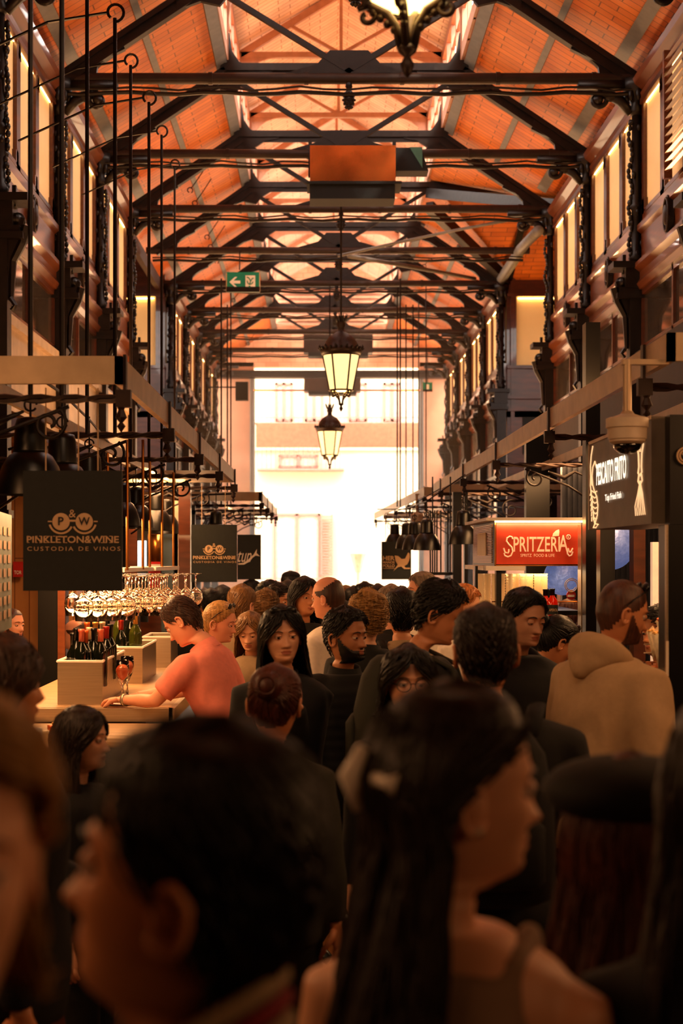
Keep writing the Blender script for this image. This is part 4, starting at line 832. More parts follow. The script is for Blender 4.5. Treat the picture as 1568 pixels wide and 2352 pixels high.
# stall posts, boards and walls behind the bar
def post(x0, x1, yt, Y, label, m='black', strip_=None, zb=0):
    a = P(x0, yt, Y); c = P(x1, yt, Y); t = thing('stall_post', ((a.x + c.x) / 2, Y, 0), label, 'post'); MB().box((a.x, Y, zb), (c.x, Y + .12, a.z)).build('shaft', m, t)
    if strip_: d = P(strip_[1], 0, Y); e = P(strip_[0], 0, Y); MB().box((e.x, Y - .01, ZB), (d.x, Y + .02, a.z)).build('panel_strip', 'woodl', t)
post(87, 132, 1090, 9.6, 'broad dark post below the near wine sign', 'black', (133, 149))
post(197, 243, 1250, 11.6, 'dark post behind the big steel cooler', 'black')
post(281, 318, 1340, 12.2, 'dark post behind the second steel cooler', 'black')
post(410, 437, 1120, 12.6, 'dark post left of the far wine sign', 'wood')
post(396, 409, 1150, 13.5, 'thin pale metal post at the left stall end', 'galv')
t = thing('kiosk_back_wall', (-3.2, 13.8, 0), 'pine board wall of the left stall, warmly lit', 'wall panel')
b = MB(); b.box((-4.8, 13.6, 0), (P(175, 0, 13.6).x, 13.7, ZC + 1.0)); b.build('boards', 'pine_wall', t)
b = MB(); b.box((-4.8, 6, ZC + .98), (-2.5, 13.6, ZC + 1.05)); b.build('soffit', 'pine_wall', t)
t = thing('red_notice', P(40, 1322, 13.5), 'small red notice on the pine wall beside the near sign', 'sign')
b = MB(); a = P(30, 1325, 13.5); c = P(53, 1290, 13.5); b.box((a.x, 13.5, a.z), (c.x, 13.55, c.z)); b.build('plate', mat('red_plate', 'b01c14', .5), t)
b = MB(); put_text(b, 'TOR', P(41, 1319, 13.49), UX, UZ, .07, .035); put_text(b, 'TOR', P(41, 1319, 13.49), UX, UZ, .001, .0005); b.build('lettering', 'white', t)
t = thing('menu_chalkboard', P(20, 1455, 6.6), 'dark framed menu board with small photographs at the left edge', 'board')
b = MB(); A = P(0, 1455, 6.6); q0 = P(-30, 1470, 6.2); q1 = P(20, 1450, 7.2); z0 = P(0, 1455, 6.6).z; z1 = P(0, 1175, 6.6).z
b.bar((q0.x, 6.2, (z0 + z1) / 2), (q1.x, 7.2, (z0 + z1) / 2), .03, z1 - z0); b.build('frame', mat('green_frame', '24352a', .6), t)
b = MB(); d = (q1 - q0); d.z = 0; L_ = d.length; d.normalize(); n_ = Vector((d.y, -d.x, 0)); rn = random.Random(4)
for i in range(7):
    for j in range(4):
        o = Vector((q0.x, 6.2, z0)) + d * (L_ * (.10 + .22 * j)) + n_ * .018 + Vector((0, 0, .06 + i * (z1 - z0 - .1) / 7)); MB().prism([(0, 0), (.12 * L_, 0), (.12 * L_, .04), (0, .04)], o, d, (0, 0, 1), n_ * .002).build('menu_photo', mat('menu_print', '6a4c30', .6, 0, .5, 14), t)
# lit things at the back of the left stalls
t = thing('light_column', P(326, 1300, 12.8), 'bright white vertical light strip behind the glass rack', 'lamp'); a = P(316, 1302, 12.8); c = P(335, 1242, 12.8); MB().box((a.x, 12.8, a.z), (c.x, 12.84, c.z)).build('diffuser', mat('cool_tube', 'ffffff', emit='e8f4ff', estr=2.2), t); MB().box((a.x - .01, 12.84, a.z - .5), (c.x + .01, 12.9, c.z + .1)).build('housing', 'black', t)
a = P(346, 1290, 13.2); c = P(368, 1228, 13.2); tag(MB().lathe([(.045, 0), (.045, c.z - a.z)], ((a.x + c.x) / 2, 13.2, a.z), 20).build('brass_cylinder', 'brass', smooth=True), 'warm brass cylinder lamp behind the glass rack', 'lamp')
a = P(290, 0, 13.5); c = P(408, 1215, 13.5); tag(MB().box((a.x, 13.5, 0), (c.x, 13.58, c.z)).build('partition', 'wood'), 'brown wooden partition behind the glass rack', 'partition')
t = thing('red_poster', P(350, 1340, 13.4), 'red poster with white band at the back of the left stall', 'poster'); a = P(337, 1350, 13.4); c = P(368, 1290, 13.4); MB().box((a.x, 13.4, a.z), (c.x, 13.5, c.z)).build('sheet', MATS['red_plate'], t); a = P(337, 1308, 13.39); c = P(368, 1296, 13.39); MB().box((a.x, 13.385, a.z), (c.x, 13.395, c.z)).build('band', 'white', t)
t = thing('grey_door_panel', P(385, 1360, 13.6), 'flat slate grey panel left of the far post', 'panel'); a = P(370, 1400, 13.4); c = P(398, 1220, 13.4); MB().box((a.x, 13.42, 0), (c.x, 13.5, c.z)).build('panel', mat('slate_panel', '3c4648', .6), t)
t = thing('chair_frame', P(266, 1432, 12.4), 'dark green framed panel beneath the hanging glasses', 'frame'); b = MB()
for (x0, x1, y0, y1) in ((245, 251, 1380, 1440), (279, 285, 1380, 1440), (245, 285, 1421, 1427), (245, 285, 1380, 1386)): a = P(x0, y1, 12.4); c = P(x1, y0, 12.4); b.box((a.x, 12.4, a.z), (c.x, 12.44, c.z))
for x in (245, 279): a = P(x, 1380, 12.4); b.box((a.x, 12.4, 0), (a.x + .023, 12.44, a.z))
b.build('rails', MATS['green_frame'], t)
t = thing('stall_screen', (-2.2, 16.5, 0), 'dark framed glazed screen of the farther left stall', 'screen'); b = MB()
for x in (-2.3, -1.9, -1.5): b.box((x, 16.5, 0), (x + .05, 16.56, ZC + .55))
b.box((-2.3, 16.5, ZC + .5), (-1.45, 16.56, ZC + .6)); b.box((-2.3, 16.5, .9), (-1.45, 16.56, 1.0)); b.build('frame', 'black', t); MB().box((-2.28, 16.52, 1.0), (-1.47, 16.53, ZC + .5)).build('pane', 'pane', t)

# ================================================================ RIGHT STALLS
RED = mat('red_lightbox', 'ac3010', .5, emit='b02408', estr=.4)
t = thing('spritz_kiosk', P(1235, 1300, 9.5), 'small kiosk with a glowing red sign board on top', 'kiosk'); Y0, Y1 = 9.5, 10.8
a = P(1135, 1300, Y0); c = P(1336, 1196, Y0); zk0, zk1 = a.z, c.z
MB().box((a.x, Y0, zk0), (c.x, Y1, zk1)).build('sign_box', 'black', t)
s_ = MB().box((a.x + .012, Y0 - .012, zk0 + .012), (c.x - .01, Y0, zk1 - .015)).build('red_panel', RED, t)
b = MB(); k = Y0 / F
for (x0, z0, x1, z1) in ((a.x, zk0, c.x, zk0 + .008), (a.x, zk1 - .012, c.x, zk1), (a.x, zk0, a.x + .008, zk1)): b.box((x0, Y0 - .018, z0), (x1, Y0 - .01, z1))
b.build('sign_trim', 'brass', t)
b = MB(); b.box((a.x - .06, Y0 - .04, zk1), (c.x + .02, Y1 + .05, zk1 + .02)); b.box((a.x - .06, Y0 - .04, zk0 - .03), (a.x + .2, Y1 + .05, zk0)); b.build('white_trim', 'white', t)
b = MB().box((a.x + .0, Y0 - .035, zk1 - .012), (c.x, Y0 - .02, zk1 - .002)); b.build('light_strip', 'led', t)
light('AREA', ((a.x + c.x) / 2, Y0 - .03, zk1 - .02), 1.2, (1, .7, .45), .6, .02, rot=(20, 0, 0), name='sign_strip_light')
b = MB()
for i in range(24): z = zk0 + .02 + i * (zk1 - zk0 - .04) / 24; b.box((a.x - .012, Y0 + .06, z), (a.x - .004, Y1 - .1, z + .006))
b.build('vent_grille', 'brass', t)
b = MB(); b.box((a.x - .02, Y0 + .35, zk0 + .07), (a.x - .013, Y0 + .85, zk0 + .23)); b.build('paper_note', PAPER, t)
# lettering
b = MB(); yy = Y0 - .014
def at(x, y): return P(x, y, yy)
put_text(b, 'PRITZERI', at(1232, 1267), UX, UZ, 106 * k, 34 * k, th=.003, bold=.01); put_text(b, 'A', at(1293, 1267), UX, UZ, 22 * k, 38 * k, th=.003, bold=.01)
def bez(pts, r): b.tube([at(*p) for p in pts], r, 6, ry=[.003] * len(pts), up=None)
for pts in ([(1177, 1238), (1175, 1233), (1170, 1232), (1164, 1236), (1163, 1243), (1168, 1250), (1175, 1257), (1177, 1267), (1173, 1276), (1166, 1279), (1159, 1276), (1157, 1270)], [(1156, 1259), (1159, 1268), (1163, 1270)], [(1168, 1261), (1168, 1267), (1165, 1271)],
            [(1302, 1262), (1303, 1272), (1307, 1277), (1312, 1275), (1315, 1267)], [(1304, 1259), (1306, 1266), (1309, 1269)], [(1315, 1259), (1312, 1265), (1309, 1269)]): b.tube([at(*p) for p in pts], .0055, 6)
put_text(b, 'SPRITZ  FOOD & LIFE', at(1234, 1279), UX, UZ, 78 * k, 7 * k, th=.003); put_text(b, 'R', at(1305, 1236), UX, UZ, 4 * k, 5 * k)
b.tube([at(1305 + 5 * math.cos(i * .524), 1233.5 + 5 * math.sin(i * .524)) for i in range(13)], .0018, 5)
b.build('lettering', mat('sign_cream', 'f6c89c', .5, emit='f6b080', estr=.4), t)
b = MB(); add_pxpoly(b, [(1268, 1232), (1270, 1225), (1276, 1219), (1283, 1216), (1284, 1222), (1283, 1231)], yy); b.build('citrus_slice', MATS['sign_cream'], t)
b = MB()
for x0, x1 in ((1090, 1096), (1138, 1150), (1330, 1346)):
    q = P(x0, 0, 9.55); w_ = P(x1, 0, 9.55); MB().box((q.x, 9.52, 0), (w_.x, 9.6, zk0)).build('frame_post', 'black', t)
MB().box((a.x - .0, 10.7, 0), (a.x + .04, 10.76, zk0)).build('frame_post', 'black', t)
zsh = P(0, 1402, 9.6).z
b = MB(); b.box((a.x - .02, 9.56, zsh - .03), (c.x, 10.7, zsh)); b.build('cup_shelf', 'black', t)
b = MB(); b.box((a.x - .02, 9.7, .0), (c.x, 10.6, zsh - .35)); b.build('cabinet', 'black', t)
b = MB(); b.tube([(a.x - .01, 9.56, zsh + .06), (c.x - .02, 9.56, zsh + .06)], .004, 5); b.build('guard_rail', 'brass', t)
light('AREA', ((a.x + c.x) / 2, 9.9, zk0 - .02), 9, (1, .72, .42), .5, .5, name='kiosk_light')
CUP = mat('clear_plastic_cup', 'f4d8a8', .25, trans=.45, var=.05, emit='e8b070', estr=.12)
b = MB(); c0 = None
for i in range(10):
    x = P(1104 + i * 16.3, 0, 9.75).x; hh = [.26, .27, .25, .27, .26, .27, .27, .26, .25, .26][i]
    if i == 2 : x += .0
    b = MB(); 
    for q in range(13): b.lathe([(.021, q * .018), (.027, q * .018 + .03)], (x, 9.75 + .04 * (i % 2), zsh), 14); b.f = [f for f in b.f if len(f) < 10]; b.m = [0] * len(b.f)
    tag(b.build('plastic_cup_stack', CUP, smooth=True), 'tall stack of clear plastic cups on the kiosk shelf under the red sign', 'cups', 'stacks of plastic cups')
ps = P(1268, 0, 9.45)
for i, (x, Y, l) in enumerate([(1268, 9.3, 'bright red bottle with black cap on the kiosk counter'), (1252, 9.45, 'second red bottle, half behind the man in white T-shirt')]):
    p = P(x, 1423, Y); t2 = bottle((p.x, Y, p.z), AM, foils['black'], l, h=.20, r=.036, kind='aperitif_bottle', lab=M['slate']); b = MB(); put_text(b, 'APEROL', (p.x, Y - .04, p.z + .055), UX, UZ, .055, .018, th=.0); b.build('label_lettering', 'ink', t2)
    MB().box((p.x - .2, Y - .1, p.z - .04), (p.x + .12, Y + .12, p.z - .001))
q = P(1262, 1424, 9.35); tag(MB().box((q.x - .12, 9.2, q.z - .035), (q.x + .08, 9.51, q.z - .002)).build('bottle_ledge', 'black'), 'small dark ledge holding the red bottles', 'shelf')
t = thing('beer_badge', P(1311, 1367, 9.7), 'round red beer badge with a star behind the red bottle', 'sign'); b = MB(); b.prism(arc(0, 0, 11 * k, 0, 350, 24), P(1311, 1367, 9.7), UX, UZ, (0, -.01, 0)); b.build('disc', MATS['red_plate'], t)
b = MB(); st = [(math.sin(i * math.pi / 5) * (5 if i % 2 == 0 else 2.2) * k, math.cos(i * math.pi / 5) * (5 if i % 2 == 0 else 2.2) * k) for i in range(10)]; b.prism(st[::-1], P(1311, 1361, 9.68), UX, UZ, (0, -.004, 0)); b.build('star', M['brass'], t); b = MB(); b.box(P(1303, 1371, 9.69), P(1319, 1366, 9.685)); b.build('band', 'white', t)
b = MB(); cc = P(1312, 1345, 9.6); b.tube(spiral(cc, (1, 0, 0), (0, 0, 1), .05, .03, 0, 700, 40), .003, 5); tag(b.build('cable_coil', 'ink'), 'loose loop of thin cable under the right end of the red sign', 'cable')
# lit white and red seafood sign, parallel to the aisle
t = thing('seafood_sign', (1.34, 6.2, ZC + .1), 'dark sign with glowing white prawn, squid and fried fish lettering', 'sign')
Xs = P(1352, 0, 6.9).x; ya, yb_ = 6.9, 5.6; zt_ = P(0, 1017, 6.9).z; zb_ = P(0, 1217, 6.9).z
MB().box((Xs, yb_, zb_), (Xs + .25, ya, zt_)).build('box', mat('sign_grey', '6a5a48', .5), t)
b = MB(); b.box((Xs - .004, yb_ - .0, zt_ - .012), (Xs + .004, ya + .0, zt_ + .003)); b.box((Xs - .004, ya - .015, zb_), (Xs + .004, ya, zt_)); b.build('edge_trim', 'galv', t)
GLOW = mat('backlit_white', 'fff2d8', .5, emit='fff0d8', estr=1.6)
VY_ = Vector((0, -1, 0)); H_ = zt_ - zb_; Lg = ya - yb_
def so(u, v): return Vector((Xs - .004, ya - u * Lg, zb_ + v * H_))
b = MB(); put_text(b, 'PESCAITO FRITO', so(.42, .48), VY_, UZ, .50 * Lg, .24 * H_, nrm=(-1, 0, 0), bold=.025); put_text(b, 'Top Fried Fish', so(.46, .27), VY_, UZ, .27 * Lg, .09 * H_, nrm=(-1, 0, 0), bold=.02); b.build('lettering', GLOW, t)
def surf_poly(b, pts, th=.003):
    pl = [(p[0] * Lg, p[1] * H_) for p in pts]; ar = sum(pl[i][0] * pl[(i + 1) % len(pl)][1] - pl[(i + 1) % len(pl)][0] * pl[i][1] for i in range(len(pl)))
    if ar < 0: pl = pl[::-1]
    b.prism(pl, (Xs - .003, ya, zb_), VY_, UZ, (-th, 0, 0))
def line_(b, pts, r=.0032): b.tube([so(*p) for p in pts], r, 5)
b = MB(); line_(b, [(.09, .94), (.06, .84), (.045, .72), (.05, .60), (.08, .50)]); line_(b, [(.16, .68), (.13, .76), (.09, .70), (.075, .60), (.09, .50), (.12, .43), (.165, .36), (.185, .26), (.175, .15), (.13, .06)])
line_(b, [(.05, .60), (.045, .50), (.06, .40), (.085, .33), (.075, .26), (.10, .20), (.105, .12), (.13, .06)])
for i in range(6): v = .44 - i * .06; line_(b, [(.07 + .006 * i, v), (.12 + .005 * i, v - .03), (.165, v - .02)], .003); line_(b, [(.07, v), (.04 + .006 * i, v - .05)], .003)
line_(b, [(.13, .06), (.10, .02), (.15, .015), (.19, .05), (.13, .06)]); b.build('prawn_emblem', mat('prawn_line', 'ffd8a0', .5, emit='ffc890', estr=1.1), t)
b = MB(); line_(b, [(.86, .94), (.835, .86), (.82, .76), (.84, .68), (.845, .56), (.835, .50), (.86, .47), (.885, .50), (.88, .56), (.885, .68), (.905, .76), (.888, .86), (.86, .94)], .0035); line_(b, [(.86, .88), (.86, .70)], .004)
line_(b, [(.845, .48), (.835, .42), (.86, .38), (.89, .42), (.88, .48)], .0035)
for i in range(6): u = .79 + i * .026; line_(b, [(.862, .42), ((.86 + u) / 2 + .005, .30), (u, .18 - .03 * (i % 2)), (u + .01, .09)], .0022)
b.build('squid_emblem', MATS['prawn_line'], t)
t = thing('sign_panel', (1.6, 5.5, ZC + .1), 'dark end panel with a round cream emblem at the right edge', 'sign'); a = P(1531, 1205, 5.55); c = P(1720, 955, 5.55)
MB().box((a.x, 5.5, a.z), (c.x, 5.58, c.z)).build('panel', 'black', t); b = MB(); q = P(1574, 1047, 5.48)
for r in (19, 13): b.tube([q + Vector((r * 5.5 / F * math.cos(i * .35), 0, r * 5.5 / F * math.sin(i * .35))) for i in range(19)], .004, 5)
b.tube([q + Vector((-.012, 0, .01)), q + Vector((0, 0, -.01)), q + Vector((.012, 0, .012))], .004, 5); b.build('emblem', 'ink', t)
t = thing('stall_post', (P(1520, 0, 5.55).x, 5.6, 0), 'wide dark stall post at the right edge with a lit trim', 'post'); a = P(1533, 1205, 5.5); c = P(1650, 1205, 5.5); MB().box((a.x, 5.5, 0), (c.x, 5.65, a.z)).build('shaft', 'black', t)
b = MB(); d = P(1529, 0, 5.5); b.box((d.x, 5.49, .6), (a.x, 5.52, a.z)); b.build('metal_edge', 'steel', t)
b = MB(); b.box((d.x - .004, 5.484, P(0, 1552, 5.5).z), (a.x, 5.489, P(0, 1472, 5.5).z)); b.build('sticker', PAPER, t)
post(1334, 1344, 1205, 9.3, 'thin pale edged post right of the red sign', 'steel'); post(1345, 1378, 740, 9.0, 'dark tall post between the red sign and the seafood sign', 'black'); post(1378, 1412, 1210, 8.6, 'dark post beneath the left end of the seafood sign', 'black'); post(1455, 1482, 1210, 8.3, 'brown post behind the hooded man', 'wood')
for i, (x0, x1, yt, Y, l) in enumerate([(1208, 1262, 1000, 12.5, 'dark upright behind the kiosk, above the red sign'), (1040, 1060, 1130, 14.0, 'dark post left of the kiosk'), (1066, 1074, 1130, 14.6, 'narrow dark post close to the kiosk')]): post(x0, x1, yt, Y, l)
# rods bundle left of the kiosk
t = thing('bar_screen', P(1022, 1310, 14.2), 'hanging screen of vertical black tubes left of the kiosk', 'screen')
for i, x in enumerate((988, 993, 998, 1003, 1012, 1028, 1034, 1040)): a = P(x, 1318, 14.2); c = P(x, 1172 if x not in (993, 1034) else 1095, 14.2); MB().tube([(a.x, 14.2, a.z), (a.x, 14.2, c.z)], .008, 6).build('tube', 'black', t)
a = P(985, 1314, 14.2); c = P(1045, 1312, 14.2); MB().box((a.x, 14.18, a.z - .03), (c.x, 14.22, a.z)).build('rail', 'black', t)
# blue round paper lamp in the stall
t = thing('paper_globe', P(1410, 1258, 9.6), 'big round blue-white crinkled globe seen under the seafood sign', 'lamp')
b = MB(); q = P(1400, 1250, 9.6); b.ball(q, (.17, .17, .175), 28, 18); b.build('globe', mat('blue_foil', '7a90c8', .3, .3, .5, 22, 1.0, emit='8090d0', estr=.35), t, smooth=True)
t2 = copy_tree(t, label='smaller piece of blue globe glimpsed right of the plastic cups', loc=P(1298, 1330, 10.6)); t2.scale = (.8, .8, .8)
t = thing('stall_backdrop', (2.6, 9.9, 0), 'dark ribbed metal backdrop behind the right stalls', 'wall panel'); b = MB(); b.box((1.9, 11.2, 0), (2.9, 11.25, ZC + .75))
for i in range(24): b.box((1.9 + i * .042, 11.17, 0), (1.92 + i * .042, 11.2, ZC + .75))
b.build('panel', mat('ribbed_metal', '2a2c34', .35, .5), t)
a = P(1434, 1480, 8.8)
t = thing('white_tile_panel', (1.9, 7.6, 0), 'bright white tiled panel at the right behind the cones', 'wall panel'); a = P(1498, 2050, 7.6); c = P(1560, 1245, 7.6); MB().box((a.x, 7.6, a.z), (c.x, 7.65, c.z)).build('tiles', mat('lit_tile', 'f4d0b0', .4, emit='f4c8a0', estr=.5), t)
# display case with cones and fried food
t = thing('display_case', P(1500, 1720, 5.75), 'glass fronted display case with black frame at the right edge', 'display case'); a = P(1487, 1830, 5.8); c = P(1600, 1590, 5.8)
b = MB()
for (x0, z0, x1, z1) in ((a.x, a.z, a.x + .03, c.z), (a.x, c.z - .02, c.x, c.z), (a.x, a.z, c.x, a.z + .03)): b.box((x0, 5.8, z0), (x1, 5.83, z1))
b.box((a.x, 5.8, c.z - .01), (c.x, 6.4, c.z)); b.build('frame', 'black', t); MB().box((a.x + .03, 5.81, a.z), (c.x, 5.815, c.z - .02)).build('pane', 'pane', t); MB().box((a.x, 5.85, 0), (c.x, 6.4, a.z + .02)).build('body', 'black', t); MB().box((a.x + .02, 6.3, a.z), (c.x, 6.35, c.z - .02)).build('back_panel', mat('lit_inside', 'd89850', .5), t)
b = MB(); q = P(1535, 1655, 5.79); b.prism(arc(0, 0, .052, 0, 350, 28), q, UX, UZ, (0, -.004, 0)); b.build('round_sticker', PAPER, t); b = MB()
for i in range(7): b.prism(arc(.036 * math.cos(i * .9 + 2), .036 * math.sin(i * .9 + 2), .005, 0, 320, 8), q + Vector((0, -.005, 0)), UX, UZ, (0, -.002, 0))
b.build('sticker_dots', MATS['red_plate'], t)
t_z = c.z
bx = MB(); bx.box((a.x - .0, 5.9, c.z), (c.x, 6.3, c.z + .09)); bx.build('glass_tray', CG, t)
lumps('fried_prawns', P(1512, 0, 6.1).x, 6.1, c.z + .01, 16, .06, .1, .025, SHR, 'orange cooked prawns in the tray on the display case', 'food', 9)
def cone(x, yt, yb, Y, w, label, fm, seed):
    p = P(x, yt, Y); q = P(x, yb, Y); h = p.z - q.z; r = w * Y / F / 2; t = thing('paper_cone', (q.x, Y, q.z), label, 'food cone'); b = MB(); b.lathe([(.002, 0), (r, h), (r * .96, h), (.002, .02)], (q.x, Y, q.z), 20); b.build('cone', mat('printed_paper', 'ead6b0', .8, 0, .25, 40), t, smooth=True)
    b = MB(); b.prism([(-r, 0), (r * .8, 0), (r * .1, h * .28)], (q.x, Y + r * .8, p.z - .01), UX, UZ, (0, .002, 0)); b.build('paper_flap', PAPER, t)
    lumps('fried_pieces', q.x, Y, p.z - .005, 34, r * .75, r * .7, r * .24, fm, '', '', seed, parent=t)
cone(1500, 1450, 1515, 6.0, 30, 'left paper cone of fried seafood beside the hooded man', FRY, 3); cone(1512, 1455, 1535, 5.9, 34, 'front paper cone heaped with pale fried squid', FRY, 4); cone(1522, 1425, 1500, 6.2, 32, 'rear upper paper cone with curled prawns', SHR, 6)
cone(1478, 1540, 1572, 5.7, 26, 'small paper cone held low in front of the hooded man', FRY, 8)
q = P(1510, 1500, 6.05); b = MB(); 
for z in (1480, 1500): b.tube([P(1478, z, 6.0), P(1545, z - 3, 6.0)], .003, 5)
b.tube([P(1521, 1480, 6.0), P(1521, 1590, 6.0)], .004, 5); tag(b.build('cone_rack', 'steel'), 'thin wire rack holding the paper cones', 'rack')

# ================================================================ PEOPLE
def skin(n, c): return mat(n, c, .5, 0, .06, 12, .02, sss=.08)
SK = dict(fair=skin('fair_skin', 'dba07c'), tan=skin('tan_skin', 'c58258'), olive=skin('olive_skin', 'b87850'), pink=skin('ruddy_skin', 'e09a78'), dark=skin('brown_skin', 'a06a48'))
LIP = mat('lips', 'aa5c44', .45); EYEW = mat('eye_white', 'd8c8b8', .2); IRIS = mat('iris', '1c100a', .1)
def hairm(n, c): return mat(n, c, .48, 0, .45, 90, .2, stretch=(1, 1, .12))
HM = dict(black=hairm('black_hair', '0d0907'), dark=hairm('dark_brown_hair', '20120b'), brown=hairm('brown_hair', '3c2213'), auburn=hairm('auburn_hair', '4a2012'), blond=hairm('blond_hair', 'a87c44'), grey=hairm('grey_hair', '7c6a58'), ginger=hairm('ginger_hair', 'b06a30'), buzz=hairm('cropped_hair', '48281a'), ash=hairm('dark_blond_hair', '7a5630'))
def cloth(n, c, **k): return mat('cloth_' + n, c, .85, 0, .05, 40, .15, **k)
CL = dict(pink=cloth('pink', 'e6826e'), black=cloth('black', '070606'), char=cloth('charcoal', '100e0e'), navy=cloth('navy', '0d1016'), white=cloth('white', 'e8dccb'), sand=cloth('sand', 'a88a66'), beige=cloth('beige', '9a8060'), olive=cloth('olive', '2a2a20'), grey=cloth('grey', '4c4844'), tank=cloth('taupe', '8a6e58'), jeans=cloth('jeans', '202a34'), brown=cloth('brown', '33211a'), red=cloth('red', '7a0c12'))
HT = np.array([  # z, half width, front, back, centre y
 (.118, .002, .002, .002, .010), (.115, .022, .024, .024, .010), (.108, .038, .042, .042, .010), (.096, .052, .060, .060, .008), (.078, .0635, .076, .077, .007), (.050, .0715, .087, .088, .007), (.020, .0745, .0925, .094, .007), (.000, .0745, .0895, .095, .007),
 (-.025, .0725, .0895, .091, .007), (-.050, .0680, .0880, .080, .006), (-.072, .0610, .0870, .066, .005), (-.092, .0520, .0850, .057, .003), (-.106, .0435, .0760, .054, .003), (-.114, .0440, .0560, .056, .008), (-.124, .0500, .0380, .056, .014), (-.145, .0520, .0330, .056, .020), (-.175, .0540, .0330, .058, .024), (-.200, .0640, .0400, .064, .026), (-.222, .0900, .0520, .072, .026), (-.240, .1150, .0600, .078, .026)])
def headsurf(A, Z, fem=False, off=0.):
    """point of the head surface for azimuth A (0 = face) and height Z"""
    w = np.interp(-Z, -HT[:, 0], HT[:, 1]); f = np.interp(-Z, -HT[:, 0], HT[:, 2]); b = np.interp(-Z, -HT[:, 0], HT[:, 3]); cy = np.interp(-Z, -HT[:, 0], HT[:, 4])
    if fem:
        k = np.clip((-Z - .02) / .09, 0, 1) * (Z > -.135); w = w * (1 - .10 * k); w = np.where(Z < -.12, w * .84, w); f = f - .004 * k; f = np.where(Z < -.12, f * .9, f); b = np.where(Z < -.12, b * .88, b)
    sx, c = np.sin(A), np.cos(A); p = 2.25; rr = (np.abs(sx) ** p + np.abs(c) ** p) ** (-1 / p)
    X = w * sx * rr; Y = -np.where(c > 0, f, b) * c * rr
    g = lambda x0, z0, wx, wz: np.exp(-((X - x0) / wx) ** 2 - ((Z - z0) / wz) ** 2)
    fr = np.clip(c * 1.6, 0, 1); d = np.zeros_like(X)
    t = np.clip((.012 - Z) / .052, 0, 1); nose = np.where(Z > -.045, t ** 1.3, np.clip(1 - (-.045 - Z) / .008, 0, 1)) * (Z < .014)
    d += .027 * nose * np.exp(-(X / (.0085 + .007 * t)) ** 2) * (1 if not fem else .85)
    d += .008 * (g(.013, -.040, .007, .008) + g(-.013, -.040, .007, .008))
    for s in (-1, 1):
        d -= .0135 * g(s * .031, -.001, .017, .012); d += .005 * g(s * .031, .002, .010, .007); d += (.003 if fem else .006) * g(s * .028, .021, .022, .008); d += .004 * g(s * .045, -.032, .018, .018); d -= .003 * g(s * .042, -.065, .014, .02)
    d += .0075 * g(0, -.0635, .021, .0048) + .0085 * g(0, -.0745, .018, .0055) - .0045 * g(0, -.0688, .024, .0022) - .004 * g(0, -.086, .02, .006) + .007 * g(0, -.101, .017, .012) - .0045 * g(0, -.0535, .005, .006)
    Y = Y - d * fr
    n = np.sqrt((X / np.maximum(w, 1e-4) ** 2) ** 2 + (Y / np.maximum(f, 1e-4) ** 2) ** 2) + 1e-9
    if np.any(off):
        ux, uy = X / np.maximum(w, .02) ** 2, Y / .09 ** 2; uz = Z / .12 ** 2 * (Z > 0); l = np.sqrt(ux * ux + uy * uy + uz * uz) + 1e-9
        X = X + off * ux / l; Y = Y + off * uy / l; Zo = Z + off * uz / l
    else: Zo = Z
    return X, Y + cy, Zo
def grid(nz, na, z0=.118, z1=-.24):
    u = np.linspace(0, 1, nz); Z = np.where(u < .18, z0 - (u / .18) ** 2 * .036, z0 - .036 - (u - .18) / .82 * (z0 - .036 - z1)); t = np.linspace(0, 2 * np.pi, na, endpoint=False); A = t - .45 * np.sin(t)
    return np.meshgrid(Z, A, indexing='ij')
def gridfaces(nz, na, mask=None, off=0):
    fs = []
    for i in range(nz - 1):
        for j in range(na):
            j2 = (j + 1) % na; q = (i * na + j, (i + 1) * na + j, (i + 1) * na + j2, i * na + j2)
            if mask is None or (mask[i, j] and mask[i + 1, j] and mask[i + 1, j2] and mask[i, j2]): fs.append(q)
    return fs
def head_part(hi, fem):
    nz, na = (104, 96) if hi else (48, 52)
    Z, A = grid(nz, na); X, Y, Z2 = headsurf(A, Z, fem); v = np.stack([X, Y, Z2], -1).reshape(-1, 3); fs = gridfaces(nz, na); mi = []
    for f in fs:
        c = v[list(f)].mean(0); mi.append(1 if (abs(c[0]) < .022 and -.081 < c[2] < -.0585 and c[1] < -.07 and (abs(c[0]) / .0225) ** 2 + ((c[2] + .0690) / .0088) ** 2 < 1) else 0)
    b = MB(); b.v = [tuple(p) for p in v]; b.f = fs; b.m = mi
    for s in (-1, 1):                                   # ears
        o = Vector((s * .0735, .014, -.012)); n = 11; pts = []; rr = []
        for i in range(n):
            a = R(-150 + 290 * i / (n - 1)); k = 1. if i < 7 else .8; pts.append(o + Vector((s * (.010 + .006 * math.sin(a / 2 + 1)), .003 - .017 * math.cos(a) * -1 * k, .031 * math.sin(a) * k * -1 * -1))); rr.append(.0048 if 0 < i < n - 1 else .003)
        b.tube(pts, rr, 6); b.ball(o + Vector((s * .004, .0, 0)), (.007, .016, .026), 10, 7); b.ball(o + Vector((s * .008, .002, -.026)), (.006, .009, .011), 8, 6)
    return b
